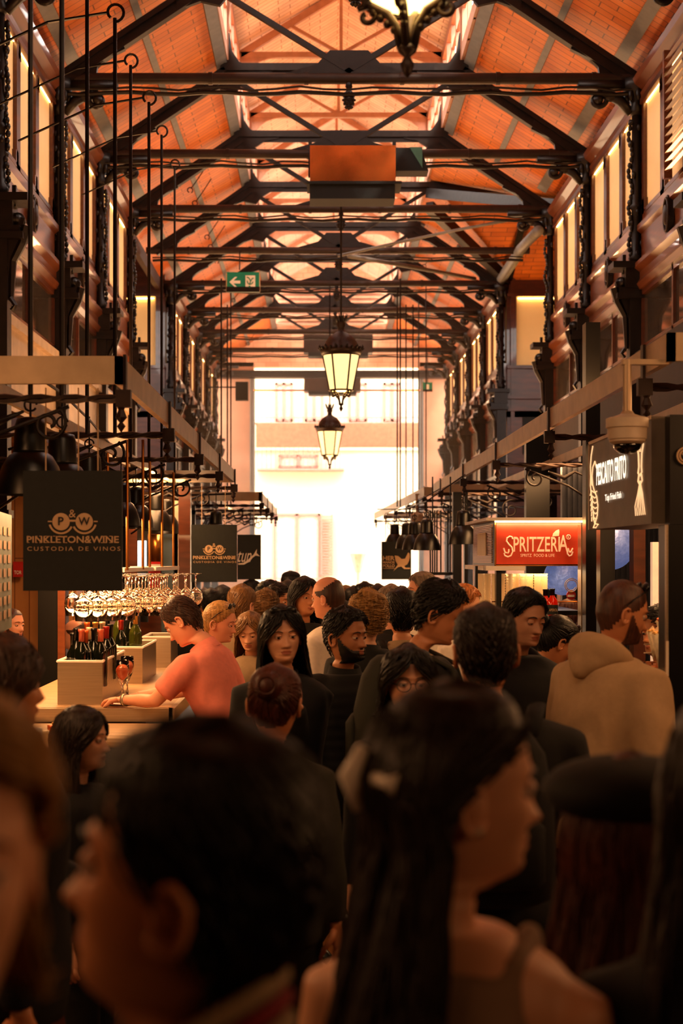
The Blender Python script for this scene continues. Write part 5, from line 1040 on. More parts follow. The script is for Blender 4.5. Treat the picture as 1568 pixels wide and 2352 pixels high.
def strands(paths, r0, m=3):
    """paths (N,S,3) -> thin tapering three sided locks"""
    N, S, _ = paths.shape; T = np.gradient(paths, axis=1); T /= np.linalg.norm(T, axis=2, keepdims=True) + 1e-9
    up = np.array([.31, .27, .91]); s1 = np.cross(T, up); s1 /= np.linalg.norm(s1, axis=2, keepdims=True) + 1e-9; s2 = np.cross(s1, T)
    prof = np.interp(np.linspace(0, 1, S), [0, .15, .7, 1], [.7, 1, .8, .1]); rad = r0[:, None] * prof[None]; V = []
    for j in range(m):
        a = 2 * math.pi * j / m; V.append(paths + (s1 * math.cos(a) + s2 * math.sin(a)) * rad[..., None])
    V = np.stack(V, 2).reshape(-1, 3); fs = []
    for i in range(N):
        for q in range(S - 1):
            o = (i * S + q) * m
            for j in range(m): fs.append((o + j, o + (j + 1) % m, o + m + (j + 1) % m, o + m + j))
    return V, fs
def hairline(A, style, recede=0.):
    a = np.abs((A + np.pi) % (2 * np.pi) - np.pi)
    if style == 'halftail': return np.interp(a, [0, .45, .8, 1.05, 1.3, 1.6, 1.85, 2.2, 3.2], [.074 + recede, .07, .052, .035, .026, .02, -.01, -.07, -.088])
    return np.interp(a, [0, .45, .8, 1.05, 1.3, 1.55, 1.8, 2.2, 3.2], [.072 + recede, .070 + recede * 1.5, .05 + recede * .6, .022, .01, -.022, -.03, -.075, -.088])
def hair_mesh(style, rnd, fem=False, dens=1., length=.3, thick=.012, recede=0., part=0.):
    nz, na = 40, 56; Z, A = grid(nz, na, .118, -.11); hl = hairline(A, style, recede); e = np.clip((Z - hl) / .03, 0, 1); e = e * e * (3 - 2 * e)
    rough = .35 if style in ('curly', 'messy') else .12; rn_ = np.random.RandomState(rnd.randint(0, 9999)); nzf = 1 + rough * (np.sin(A * 19 + 3 * np.sin(Z * 37 + rnd.uniform(0, 9))) * .55 + rn_.normal(0, .55, A.shape))
    sf = np.interp(Z, [-.08, .0, .045, .1], [.22, .35, .85, 1.25]) if style in ('short', 'messy', 'buzz') else 1.
    off = thick * e * nzf * sf + (thick * .5 * np.clip(Z / .1, 0, 1) * e); X, Y, Z2 = headsurf(A, Z, fem, off=off + .001); mask = Z > hl - .004; v = np.stack([X, Y, Z2], -1).reshape(-1, 3)
    b = MB(); b.v = [tuple(p) for p in v]; b.f = gridfaces(nz, na, mask); b.m = [0] * len(b.f)
    if dens <= 0: return b
    rs = np.random.RandomState(rnd.randint(0, 9999)); N = int(520 * dens); n = 0; P0 = []
    while len(P0) < N:
        a = rs.uniform(-np.pi, np.pi); z = rs.uniform(-.08, .116) if rs.rand() < .75 else rs.uniform(.06, .117)
        if z > hairline(np.array([a]), style, recede)[0] + .002: P0.append((a, z))
    P0 = np.array(P0); a0, z0 = P0[:, 0], P0[:, 1]; sg = np.sign(a0 + part + 1e-6)
    if style in ('short', 'messy', 'curly', 'buzz'):
        S = 6; L = {'short': .034, 'messy': .045, 'curly': .03, 'buzz': .012}[style]; paths = np.zeros((N, S, 3))
        for q in range(S):
            t = q / (S - 1); aa = a0 + (.25 * sg * t if style != 'curly' else .35 * np.sin(7 * t + a0 * 9)); zz = z0 - L * t * (1 if style == 'short' else .6) + (.02 * t * (np.abs(a0) < .6) * (z0 > .05)); zz = np.clip(zz, -.095, .117)
            lift = thick * 1.05 * (np.interp(zz, [-.08, .0, .045, .1], [.25, .38, .88, 1.25]) if style != 'curly' else 1) + (.012 * math.sin(t * 2.5) if style in ('messy', 'curly') else .004 * math.sin(3 * t)) + rs.uniform(-.002, .003, N)
            x, y, z = headsurf(aa, zz, fem, off=lift); paths[:, q] = np.stack([x, y, z], -1)
        V, fs = strands(paths, rs.uniform(.0018, .0036, N))
    else:
        S = 14; paths = np.zeros((N, S, 3)); lo_ = 2.0 if style == 'halftail' else 1.38; tgt = np.where(np.abs(a0) < lo_ + .05, sg * rs.uniform(lo_, lo_ + .55, N), a0 + rs.uniform(-.1, .1, N)); zend = -.02
        tie = style in ('ponytail', 'bun', 'halftail'); L = length * rs.uniform(.85, 1.08, N)
        ty = {'ponytail': (.115, .03), 'bun': (.11, .045), 'halftail': (.105, .02)}.get(style, (0, 0))
        for q in range(S):
            t = q / (S - 1)
            if tie and (style != 'halftail'):
                w = min(1, t * 1.15); aa = a0 * (1 - w) + sg * np.pi * w * .98; zz = z0 * (1 - w) + ty[1] * w; x, y, z = headsurf(aa, np.clip(zz, -.1, .117), fem, off=thick * (1 + .4 * np.sin(np.pi * t)) + rs.uniform(-.001, .002, N)); paths[:, q] = np.stack([x, y, z], -1)
            else:
                tt = np.clip(t * 1.0 * (L + .15) / .15, 0, None); s_ = np.clip(tt / (.5 if style == 'halftail' else 1.1), 0, 1); s_ = s_ * s_ * (3 - 2 * s_); aa = a0 + (tgt - a0) * s_; down = t * (L + .12); zz = z0 - down * (1.0 if True else 0)
                zh = np.clip(zz, -.05, .117); ext = thick * 1.25 + .012 * s_ + rs.uniform(-.002, .004, N); x, y, z = headsurf(aa, zh, fem, off=ext)
                below = np.clip(-.05 - zz, 0, 1); k = 1 + .35 * np.clip(below / .25, 0, 1) - .0 * below; x = x * k + .006 * np.sin(a0 * 11 + below * 22) * (below > 0); y = y * k + .006 * np.cos(a0 * 13 + below * 18) * (below > 0) + .12 * below * .3
                z = np.where(zz < -.05, zz, z); z = np.maximum(z, -L - .0); paths[:, q] = np.stack([x, y, z], -1)
        V, fs = strands(paths, rs.uniform(.0028, .0055, N) if not tie else rs.uniform(.002, .004, N))
    n = len(b.v); b.v += [tuple(p) for p in V]; b.f += [tuple(i + n for i in f) for f in fs]; b.m += [0] * len(fs)
    if style in ('long', 'halftail', 'bob'):           # solid mass under the locks, open in front
        na2 = 30; nz2 = 14; zz = np.linspace(.02, -length * .93, nz2); ao = 1.95 if style == 'halftail' else 1.45; am = np.linspace(ao, 2 * np.pi - ao, na2); ZZ, AA = np.meshgrid(zz, am, indexing='ij'); zh = np.clip(ZZ, -.05, .117)
        for o_ in (.014, .006):
            x, y, z = headsurf(AA, zh, fem, off=thick + o_ - .004); bl = np.clip(-.05 - ZZ, 0, 1); k = 1 + .33 * np.clip(bl / .25, 0, 1); x = x * k; y = y * k + .035 * bl; vv = np.stack([x, y, ZZ], -1).reshape(-1, 3); n = len(b.v); b.v += [tuple(p) for p in vv]
            fs = [(n + i * na2 + j, n + (i + 1) * na2 + j, n + (i + 1) * na2 + j + 1, n + i * na2 + j + 1) for i in range(nz2 - 1) for j in range(na2 - 1)]; b.f += fs; b.m += [0] * len(fs)
    if style == 'ponytail':
        rs2 = rs; K = 90; S = 9; paths = np.zeros((K, S, 3)); ox = rs.uniform(-1, 1, K); oy = rs.uniform(-1, 1, K)
        for q in range(S):
            t = q / (S - 1); wd = .012 + .022 * math.sin(min(1, t * 1.4) * 1.9); paths[:, q] = np.stack([ox * wd, .112 + .05 * math.sin(t * 2.2) + oy * wd * .7, ty[1] + .01 - length * t ** 1.25 + 0 * ox], -1)
        V, fs = strands(paths, rs.uniform(.003, .006, K)); n = len(b.v); b.v += [tuple(p) for p in V]; b.f += [tuple(i + n for i in f) for f in fs]; b.m += [0] * len(fs)
    if style == 'bun':
        o = Vector((0, .128, ty[1])); K = 60; S = 16; paths = np.zeros((K, S, 3))
        for i in range(K):
            tl = rs.uniform(-.9, .9); ph = rs.uniform(0, 6.3); rr = .042 * math.cos(tl)
            for q in range(S): a = ph + q * .4; paths[i, q] = (o.x + rr * math.cos(a), o.y + .030 * math.sin(tl), o.z + rr * math.sin(a))
        V, fs = strands(paths, rs.uniform(.004, .007, K)); n = len(b.v); b.v += [tuple(p) for p in V]; b.f += [tuple(i + n for i in f) for f in fs]; b.m += [0] * len(fs); b.ball(o, (.038, .03, .038), 16, 10)
    return b
def beard_mesh(rnd, thick=.007, full=True):
    nz, na = 60, 72; Z, A = grid(nz, na, .118, -.14); a = np.abs((A + np.pi) % (2 * np.pi) - np.pi); top = np.interp(a, [0, .22, .35, .6, 1.0, 1.35, 1.6], [-.052, -.052, -.058, -.060, -.040, -.0, .0]); m = (Z < top) & (Z > -.124) & (a < 1.45)
    mouth = (a < .27) & (Z < -.060) & (Z > -.080); m &= ~mouth; e = np.clip((top - Z) / .012, 0, 1) * np.clip((Z + .128) / .015, 0, 1); X, Y, Z2 = headsurf(A, Z, False, off=.0012 + thick * e * (1 + .2 * np.sin(A * 40 + Z * 300))); b = MB(); b.v = [tuple(p) for p in np.stack([X, Y, Z2], -1).reshape(-1, 3)]; b.f = gridfaces(nz, na, m); b.m = [0] * len(b.f); return b
def rings(b, rows, n=24, mi=0):
    """torso-like loft: rows of (z, half width, half depth, centre y)"""
    vs_ = []; p = 2.4
    for z, w, d, cy in rows:
        for j in range(n):
            a = 2 * math.pi * j / n; c, s = math.cos(a), math.sin(a); r = (abs(c) ** p + abs(s) ** p) ** (-1 / p); vs_.append((w * c * r, cy + d * s * r, z))
    k = len(rows); fs = [(i * n + j, i * n + (j + 1) % n, (i + 1) * n + (j + 1) % n, (i + 1) * n + j) for i in range(k - 1) for j in range(n)] + [tuple(range(n))[::-1], tuple((k - 1) * n + j for j in range(n))]
    return b.add(vs_, fs, mi)
TORSO = [(.80, .165, .115, .01), (.86, .172, .125, .012), (.92, .170, .125, .01), (1.0, .155, .112, .0), (1.08, .150, .108, .0), (1.16, .158, .115, .0), (1.26, .172, .125, .0), (1.34, .182, .122, .0), (1.395, .185, .108, .008), (1.43, .165, .09, .014), (1.455, .118, .076, .018), (1.475, .078, .064, .022), (1.50, .058, .056, .024)]
def ik(s, w, l1, l2, hint):
    s = Vector(s); w = Vector(w); d = w - s; L = min(d.length, (l1 + l2) * .998); d.normalize(); w = s + d * L; a = (l1 * l1 - l2 * l2 + L * L) / (2 * L); h = math.sqrt(max(1e-6, l1 * l1 - a * a)); hv = Vector(hint); hv = (hv - d * hv.dot(d)).normalized(); return s + d * a + hv * h, w
def hand_part(b, w, d, n, side, curl=.5, k=1., mi=0):
    """w wrist, d hand direction, n palm normal (fingers curl towards it)"""
    d = Vector(d).normalized(); n = Vector(n); n = (n - d * n.dot(d)).normalized(); s = d.cross(n) * side
    vs_ = []; m = 12; rows = [(-.015, .024, .019), (.012, .027, .017), (.04, .037, .015), (.07, .042, .0135), (.088, .040, .012), (.096, .034, .008)]
    for (t, a_, c_) in rows:
        for j in range(m): a = 2 * math.pi * j / m; vs_.append(w + d * t * k + s * a_ * k * math.cos(a) + n * c_ * k * math.sin(a))
    fs = [(i * m + j, i * m + (j + 1) % m, (i + 1) * m + (j + 1) % m, (i + 1) * m + j) for i in range(len(rows) - 1) for j in range(m)] + [tuple(range(m))[::-1], tuple((len(rows) - 1) * m + j for j in range(m))]; b.add(vs_, fs, mi)
    for i, (o, l) in enumerate(((.029, .070), (.010, .078), (-.010, .073), (-.028, .058))):
        p = w + d * .083 * k + s * o * k; dr = (d + s * o * 1.5).normalized(); pts = [p]; ang = 0
        for q, f in enumerate((.45, .32, .23)):
            ang += curl * (.55, .9, .7)[q]; pts.append(pts[-1] + (dr * math.cos(ang) + n * math.sin(ang)) * l * f * k)
        b.tube(pts, [.0095 * k, .009 * k, .008 * k, .0055 * k], 8, mi)
    p = w + d * .02 * k + s * .026 * k; b.tube([p, p + (d * .6 + s * .8) * .032 * k, p + (d * .9 + s * .55 + n * .5) * .062 * k, p + (d * 1.25 + s * .3 + n * .75) * .078 * k], [.014 * k, .012 * k, .010 * k, .006 * k], 8, mi)
def remeshed(b, voxel, smooth_it=6, name='m'):
    me = b.mesh(name); o = bpy.data.objects.new(name, me); C.objects.link(o); r = o.modifiers.new('r', 'REMESH'); r.mode = 'VOXEL'; r.voxel_size = voxel; r.use_smooth_shade = True
    s = o.modifiers.new('s', 'SMOOTH'); s.factor = .6; s.iterations = smooth_it; dg = bpy.context.evaluated_depsgraph_get(); dg.update(); ev = o.evaluated_get(dg); m2 = ev.to_mesh()
    q = MB(); q.v = [tuple(v.co) for v in m2.vertices]; q.f = [tuple(p.vertices) for p in m2.polygons]; q.m = [0] * len(q.f); ev.to_mesh_clear(); bpy.data.objects.remove(o); return q
def folds(b, amp, seed, sz=1.):
    out = []
    for v in b.v:
        p = Vector((v[0] * 9 * sz, v[1] * 9 * sz, v[2] * 4 * sz + seed)); n1 = noise.noise(p); n2 = noise.noise(p * 2.3 + Vector((3, 1, seed))); r = Vector((v[0], v[1] * 1.3, 0)); r = r.normalized() if r.length > 1e-4 else r
        out.append(tuple(Vector(v) + r * amp * (n1 + .5 * n2)))
    b.v = out
TAKEN = []
def person(px, py, Y, label, yaw=0, pitch=0, hyaw=0, roll=0, lean=0, fem=False, sk='tan', hair='short', hc='dark', hlen=.3, hthick=.012, dens=1., recede=0., top='black', cut='tee', legs='char', wide=1., arms=None, hi=False, ks=1., vox=.016, beard=None, glasses=None, bald=False, lids=.3, hands=True, hint=None, xoff=0, face=True, extra=None, chair=None, ears=True, legpose=None, neck=0., free=False):
    """px, py, Y: pixel of the top of the head and its distance; yaw 0 faces the camera, 90 faces right"""
    if free:
        done = False
        for dx in (0, 8, -8, 15, -15):
            for dy in (0, .3, -.3, .6, -.6, .9, -.9, 1.2, -1.2, 1.6, 2.0, 2.5, 3, 3.5, 4):
                yy = Y + dy * (1 if Y < 12 else 1.4); q = P(px + dx, py, yy); a_ = R(yaw); cx_, cy_ = q.x - .05 * math.sin(a_), q.y + .05 * math.cos(a_)
                if yy > 7 and all((cx_ - u) ** 2 + (cy_ - v) ** 2 > .54 ** 2 for u, v in TAKEN) and not (cx_ < -.55 and 6 < cy_ < 11.5) and not (cx_ > .95 and 9.2 < cy_ < 11): done = True; break
            if done: px = px + dx; break
        Y = yy
    rnd = random.Random(int(px * 7 + py)); hs = ks * (.955 if fem else 1.0)
    Pt = P(px, py, Y); th = R(lean); la = math.cos(th)
    Rl = Matrix.Rotation(th, 3, 'X')                 # bend forwards about the hips
    piv = Vector((0, 0, .95)); nk = Rl @ (Vector((0, .024, 1.47)) - piv) + piv
    hp = R(pitch); Rh = Matrix.Rotation(R(hyaw), 3, 'Z') @ Matrix.Rotation(hp, 3, 'X') @ Matrix.Rotation(R(roll), 3, 'Y')
    up = Rh @ Vector((0, 0, 1)); topz = (Rh @ Vector((0, -.0, .17))).z * 1 + .118 * 1
    s = (Pt.z - (.17 * Rh[2][2] + .13) * hs) / nk.z
    root = thing('person', (0, 0, 0), label, 'person'); Ry = Matrix.Rotation(R(yaw), 3, 'Z')
    hc_l = nk * s + Rh @ Vector((0, -.014, .172)) * hs  # head origin (eye level) in the body frame
    off = Ry @ Vector((hc_l.x, hc_l.y, 0)); root.location = (Pt.x - off.x, Pt.y - off.y, 0); root.rotation_euler = (0, 0, R(yaw)); root['_w'] = [0, 0, 0]; TAKEN.append((root.location.x, root.location.y))
    def H(b):
        b.v = [tuple(Rh @ (Vector(v) * hs) + hc_l) for v in b.v]; return b
    ww = wide * (.88 if fem else 1.0)
    def T(v, up_=True):
        v = Vector(v)
        if up_ and v.z > .80: k = min(1, (v.z - .80) / .15); q = Matrix.Rotation(th * k, 3, 'X') @ (v - piv) + piv; v = q
        return v * s
    sh = {}; A = arms or {}
    for sd in (-1, 1):
        S0 = T((sd * .172 * ww, .01, 1.405)); w0 = A.get(sd)
        w0 = Vector(w0) * s if w0 is not None else T((sd * .255 * ww, .0, .87), False) + Vector((0, -math.sin(th) * .35 * s, 0)); hn = (hint or {}).get(sd, (sd * .35, .9, -.2)); el, wr = ik(S0, w0, .285 * s, .255 * s, hn); sh[sd] = (S0, el, wr)
    # ---- body: head, neck, trunk and limbs in one mesh
    hb = head_part(hi, fem); hv_ = []
    for v in hb.v:
        v = Vector(v); k_ = max(0., min(1., (v.z + .215) / .11)); k_ = k_ * k_ * (3 - 2 * k_); pr_ = Rh @ (v * hs) + hc_l; pb_ = nk * s + Rl @ ((v + Vector((0, -.014, .172))) * hs); hv_.append(tuple(pr_ * k_ + pb_ * (1 - k_)))
    hb.v = hv_; body = MB(); bb = MB(); rings(bb, [(z, w * ww * (.95), d * .93, cy) for z, w, d, cy in TORSO[:(12 if cut == 'tank' else 10)]], 20); bb.v = [tuple(T(v)) for v in bb.v]
    for sd in (-1, 1):
        S0, el, wr = sh[sd]
        bb.tube([S0 - Vector((sd * .05, 0, .01)) * s, S0 + (el - S0) * .12, S0 + (el - S0) * .5, el, el + (wr - el) * .3, wr], [r * s * (.86 if fem else 1) for r in (.05, .056, .047, .040, .041, .027)], 12)
        lx = sd * .088; lp = (legpose or {}).get(sd, (0, 0)); kn = Vector((lx, -.02 - lp[0], .48 + abs(lp[0]) * .1)); an = Vector((lx, .02 - lp[1], .085 + max(0, -lp[1]) * .25)); sh[('l', sd)] = (kn, an)
        bb.tube([Vector((lx, .0, .9)) * s, Vector((lx * 1.05, -.0, .75)) * s, kn * s, (kn * .6 + an * .4 + Vector((0, .015, 0))) * s, an * s], [.085 * s, .082 * s, .055 * s, .052 * s, .036 * s], 12)
    bb = remeshed(bb, vox * .9, 4); body.add(hb.v, hb.f, 0); body.m[-len(hb.f):] = hb.m; body.add(bb.v, bb.f, 0)
    if hands:
        for sd in (-1, 1):
            S0, el, wr = sh[sd]; d = (wr - el).normalized(); n = Vector((-sd, -.15, 0)) if abs(d.z) > .6 else Vector((0, 0, -1)); hand_part(body, wr, d, n, sd, .45, s)
    body.build('body', [SK[sk], LIP], root, smooth=True)
    # ---- eyes, lids, brows
    if face:
        for e in (-1, 1):
            b = MB(); b.ball((e * .0310, -.0705, -.001), (.0125,) * 3, 16, 12); eye = H(b).build('eye', EYEW, root, smooth=True)
            b = MB(); b.ball((e * .0310, -.0790, -.003 - lids * .002), (.0072, .0052, .0072), 12, 8); H(b).build('iris', IRIS, eye, smooth=True)
            b = MB(); na, nb = 12, 6; vs_ = []; lo = .28 - lids * .75
            for i in range(nb + 1):
                t = math.asin(max(-.99, lo)) + (math.pi / 2 - math.asin(max(-.99, lo))) * i / nb
                for j in range(na + 1): a = math.pi * j / na; vs_.append((e * .031 + .0140 * math.cos(t) * math.cos(a) * 1.12, -.0705 - .0140 * math.cos(t) * math.sin(a), -.001 + .0140 * math.sin(t)))
            b.add(vs_, [(i * (na + 1) + j, i * (na + 1) + j + 1, (i + 1) * (na + 1) + j + 1, (i + 1) * (na + 1) + j) for i in range(nb) for j in range(na)]); H(b).build('upper_eyelid', SK[sk], eye, smooth=True)
            b = MB(); vs_ = []
            for i in range(4):
                t = math.asin(-.55) - (math.pi / 2 + math.asin(-.55)) * i / 4 * .9
                for j in range(na + 1): a = math.pi * j / na; vs_.append((e * .031 + .0138 * math.cos(t) * math.cos(a) * 1.12, -.0705 - .0138 * math.cos(t) * math.sin(a), -.001 + .0138 * math.sin(t)))
            b.add(vs_, [(i * (na + 1) + j, i * (na + 1) + j + 1, (i + 1) * (na + 1) + j + 1, (i + 1) * (na + 1) + j) for i in range(3) for j in range(na)]); H(b).build('lower_eyelid', SK[sk], eye, smooth=True)
            b = MB(); xs = np.array([.012, .020, .030, .040, .048]) * e; zs = np.array([.0165, .0205, .0225, .0205, .0155]); aa = np.arcsin(np.clip(xs / .078, -1, 1)); X, Yy, Zz = headsurf(aa, zs, fem, off=.0015); b.tube(list(zip(X, Yy, Zz)), [.0018, .0028, .0028, .0022, .001] if not fem else [.0012, .002, .002, .0016, .0008], 6)
            H(b).build('eyebrow', HM[hc if hc not in ('grey', 'blond', 'ginger') else 'brown'], root)
            if hi and fem: 
                b = MB(); b.tube([(e * .031 + .0146 * 1.1 * math.cos(a), -.0705 - .0146 * math.sin(a), .0035 - lids * .006) for a in np.linspace(.35, 2.8, 8)], .0009, 4); H(b).build('eyelashes', HM['black'], eye)
    # ---- hair
    if not bald:
        hm = hair_mesh(hair, rnd, fem, dens, hlen, hthick, recede); H(hm).build('hair', HM[hc], root, smooth=True)
    else:
        hm = hair_mesh('buzz', rnd, fem, 0, .1, .0022, .045 if bald == 2 else 0.0)
        if bald == 2: hm.f = [f for f in hm.f if sum(hm.v[i][2] - max(0, hm.v[i][1] - .01) * .75 for i in f) / 4 < .042]; hm.m = [0] * len(hm.f)
        H(hm).build('hair', HM[hc], root, smooth=True)
    if beard: H(beard_mesh(rnd, beard)).build('beard', HM[hc if hc != 'grey' else 'brown'], root, smooth=True)
    if glasses == 'eye':
        b = MB()
        for e in (-1, 1): b.tube([(e * .033 + .025 * math.cos(a), -.0985 + abs(math.cos(a)) * .002, -.004 + .022 * math.sin(a)) for a in np.linspace(0, 2 * math.pi, 25)], .0017, 6); b.tube([(e * .058, -.096, .0), (e * .076, -.05, .002), (e * .083, .012, .0)], .0018, 6)
        b.tube([(-.009, -.100, .0), (0, -.104, .003), (.009, -.100, .0)], .0016, 6); H(b).build('spectacle_frame', M['blackm'], root)
        b = MB()
        for e in (-1, 1): b.prism(arc(e * .033, -.004, .0235, 0, 345, 22), (0, -.098, 0), (1, 0, 0), (0, 0, 1), (0, .001, 0))
        H(b).build('spectacle_lens', mat('lens_glass', 'ffffff', .0, trans=.97, var=0, ior=1.12), root)
    if glasses == 'head':
        b = MB(); t0 = .010 + hthick
        for e in (-1, 1):
            b.ball((e * .032, -.045 - hthick * .6, .098 + hthick * .8), (.028, .010, .022), 14, 8); b.tube([(e * .058, -.042 - hthick * .5, .088 + hthick * .6), (e * (.072 + t0), .0, .055), (e * (.075 + t0), .03, .02)], .0026, 6)
        b.tube([(-.012, -.055 - hthick, .10 + hthick), (.012, -.055 - hthick, .10 + hthick)], .003, 6); H(b).build('sunglasses', M['black'], root, smooth=True)
    # ---- clothes
    tk = dict(tee=.014, polo=.016, shirt=.018, jacket=.030, puffer=.038, hoodie=.028, tank=.008, vest=.03)[cut]; slv = dict(tee=.55, polo=.62, shirt=1, jacket=1, puffer=1, hoodie=1, tank=0, vest=0)[cut]
    b = MB(); rows = [(z, w * ww + tk * (1 if z < 1.42 else .75), d + tk * (1 if z < 1.42 else .6), cy) for z, w, d, cy in TORSO if z < (1.46 if cut in ('tee', 'tank') else 1.48)]
    rows = [(z, w * (1.04 if z < 1.0 and cut != 'tank' else 1), d * (1.06 if z < 1.1 and cut in ('polo', 'shirt', 'hoodie', 'jacket') else 1), cy) for z, w, d, cy in rows]
    if cut == 'puffer':
        rr = []
        for z in np.arange(.80, 1.475, .012): rr.append((z, float(np.interp(z, [r[0] for r in rows], [r[1] for r in rows])) + .008 * abs(math.sin(z * 62)), float(np.interp(z, [r[0] for r in rows], [r[2] for r in rows])) + .008 * abs(math.sin(z * 62)), .005)); 
        rows = rr
    if cut == 'tank': rows = [r for r in rows if r[0] <= 1.35] + [(1.365, .162 * ww, .122, .004), (1.395, .14 * ww, .115, .008), (1.425, .122 * ww, .103, .014), (1.436, .10 * ww, .088, .016)]
    rings(b, rows, 28); b.v = [tuple(T(v)) for v in b.v]
    if cut == 'tank':
        for sd in (-1, 1): b.tube([T((sd * .10 * ww, -.10, 1.36)), T((sd * .105 * ww, -.02, 1.462)), T((sd * .10 * ww, .06, 1.44)), T((sd * .10 * ww, .105, 1.36))], .02 * s, 8)
    for sd in (-1, 1):
        S0, el, wr = sh[sd]; k = s * (.9 if fem else 1.)
        if slv >= 1:
            q = [S0 - Vector((sd * .06, 0, .015)) * s, S0 + (el - S0) * .1, S0 + (el - S0) * .5, el, el + (wr - el) * .4, el + (wr - el) * .97]; rr = [(.05 + tk) * k, (.060 + tk) * k, (.052 + tk) * k, (.045 + tk) * k, (.042 + tk) * k, (.030 + tk * .6) * k]
            if cut == 'puffer':
                q2 = []; r2 = []
                for i in range(30): t = i / 29 * 5; j = min(4, int(t)); f_ = t - j; q2.append(q[j].lerp(q[j + 1], f_)); r2.append(rr[j] * (1 - f_) + rr[j + 1] * f_ + .006 * abs(math.sin(i * .9)))
                q, rr = q2, r2
            b.tube(q, rr, 14)
        elif slv > 0: 
            e2 = S0 + (el - S0) * (slv + .18); b.tube([S0 - Vector((sd * .06, 0, .015)) * s, S0 + (el - S0) * .12, S0 + (el - S0) * .45, e2], [(.052 + tk) * k, (.060 + tk) * k, (.053 + tk * 1.2) * k, (.050 + tk * 1.3) * k], 14)
    g = remeshed(b, vox if cut != 'puffer' else vox * .7, 5 if cut != 'puffer' else 2); folds(g, (.018 if cut in ('hoodie', 'polo') else .010) * s if cut not in ('puffer', 'tank') else .003, rnd.random() * 10)
    nm = dict(tee='t_shirt', polo='polo_shirt', shirt='shirt', jacket='jacket', puffer='puffer_jacket', hoodie='hoodie', tank='tank_top', vest='sleeveless_jacket')[cut]; topo = g.build(nm, CL[top], root, smooth=True)
    if cut in ('polo', 'shirt', 'jacket', 'puffer'):
        b = MB(); hgt = .035 if cut != 'puffer' else .06; n = 26; vs_ = []
        for (dz, rw, rd) in ((0, .082, .072), (hgt, .070, .066), (hgt + .004, .076, .072), (-.006, .100, .088)):
            for j in range(n): a = 2 * math.pi * j / n; f_ = (1 - math.sin(a)) / 2; vs_.append(T((rw * ww * math.cos(a) * (1 if not fem else .95), .022 + rd * math.sin(a), 1.462 + dz - .028 * f_ - (.012 if dz < 0 else 0))))
        b.add(vs_, [(r_ * n + j, r_ * n + (j + 1) % n, (r_ + 1) * n + (j + 1) % n, (r_ + 1) * n + j) for r_ in range(3) for j in range(n)]); b.build('collar', CL[top], root, smooth=True)
    if cut == 'hoodie' or cut == 'vest':
        b = MB(); pts = []; rr = []; ry = []
        for i in range(17): a = R(-140 + 280 * i / 16); back = (1 + math.cos(a)) / 2; pts.append(T((.105 * ww * math.sin(a), .030 + .085 * math.cos(a) * (1 if abs(a) < 1.6 else 1.1) + .02 * back, 1.475 - .06 * (1 - back) + .01 * back))); rr.append((.022 + .028 * back) * s)
        b.tube(pts, rr, 12); b.tube([T((-.10 * ww, .09, 1.46)), T((0, .15, 1.40)), T((.10 * ww, .09, 1.46))], [.035 * s, .05 * s, .035 * s], 12); b.tube([T((0, .09, 1.49)), T((0, .165, 1.45)), T((0, .15, 1.36))], [.05 * s, .055 * s, .03 * s], 12, ry=[.03 * s, .03 * s, .02 * s])
        g = remeshed(b, vox, 4); folds(g, .008, 3, 1.6); g.build('hood', CL[top], root, smooth=True)
    # trousers and shoes
    b = MB(); rings(b, [(.78, .16 * ww, .115, .01), (.86, .178 * ww, .132, .012), (.95, .168 * ww, .122, .005), (1.0, .157 * ww, .115, 0)], 20)
    b.v = [tuple(T(v)) for v in b.v]
    for sd in (-1, 1):
        kn, an = sh[('l', sd)]; lx = sd * .088; b.tube([Vector((lx, .0, .9)) * s, Vector((lx * 1.05, .0, .75)) * s, kn * s, an * s], [.096 * s, .093 * s, .07 * s, .058 * s], 14)
    g = remeshed(b, vox * 1.2, 4); folds(g, .006, 5); g.build('trousers', CL[legs], root, smooth=True)
    for sd in (-1, 1):
        kn, an = sh[('l', sd)]; b = MB(); b.tube([Vector((an.x, an.y + .05, an.z - .04)) * s, Vector((an.x, an.y + .02, an.z - .035)) * s, Vector((an.x, an.y - .08, an.z - .045)) * s, Vector((an.x, an.y - .18, an.z - .055)) * s], [.035 * s, .042 * s, .042 * s, .026 * s], 12, ry=[.04 * s, .045 * s, .036 * s, .024 * s]); b.tube([Vector((an.x, an.y + .02, an.z - .03)) * s, Vector((an.x, an.y + .01, an.z + .04)) * s], .045 * s, 10); b.build('shoe', M['black'], root, smooth=True)
    root['_s'] = s
    return root, dict(H=H, T=T, s=s, hc=hc_l, sh=sh, Rh=Rh, hs=hs, ww=ww, root=root)
def to_world(info, v): return Matrix.Translation(info['root'].location) @ (Matrix.Rotation(info['root'].rotation_euler.z, 4, 'Z') @ Vector(v))
def worn(name, info, b, m, label, cat, smooth=True):
    """a thing carried by a person: stays an object of its own"""
    b.v = [tuple(to_world(info, v)) for v in b.v]; return tag(b.build(name, m, smooth=smooth), label, cat)
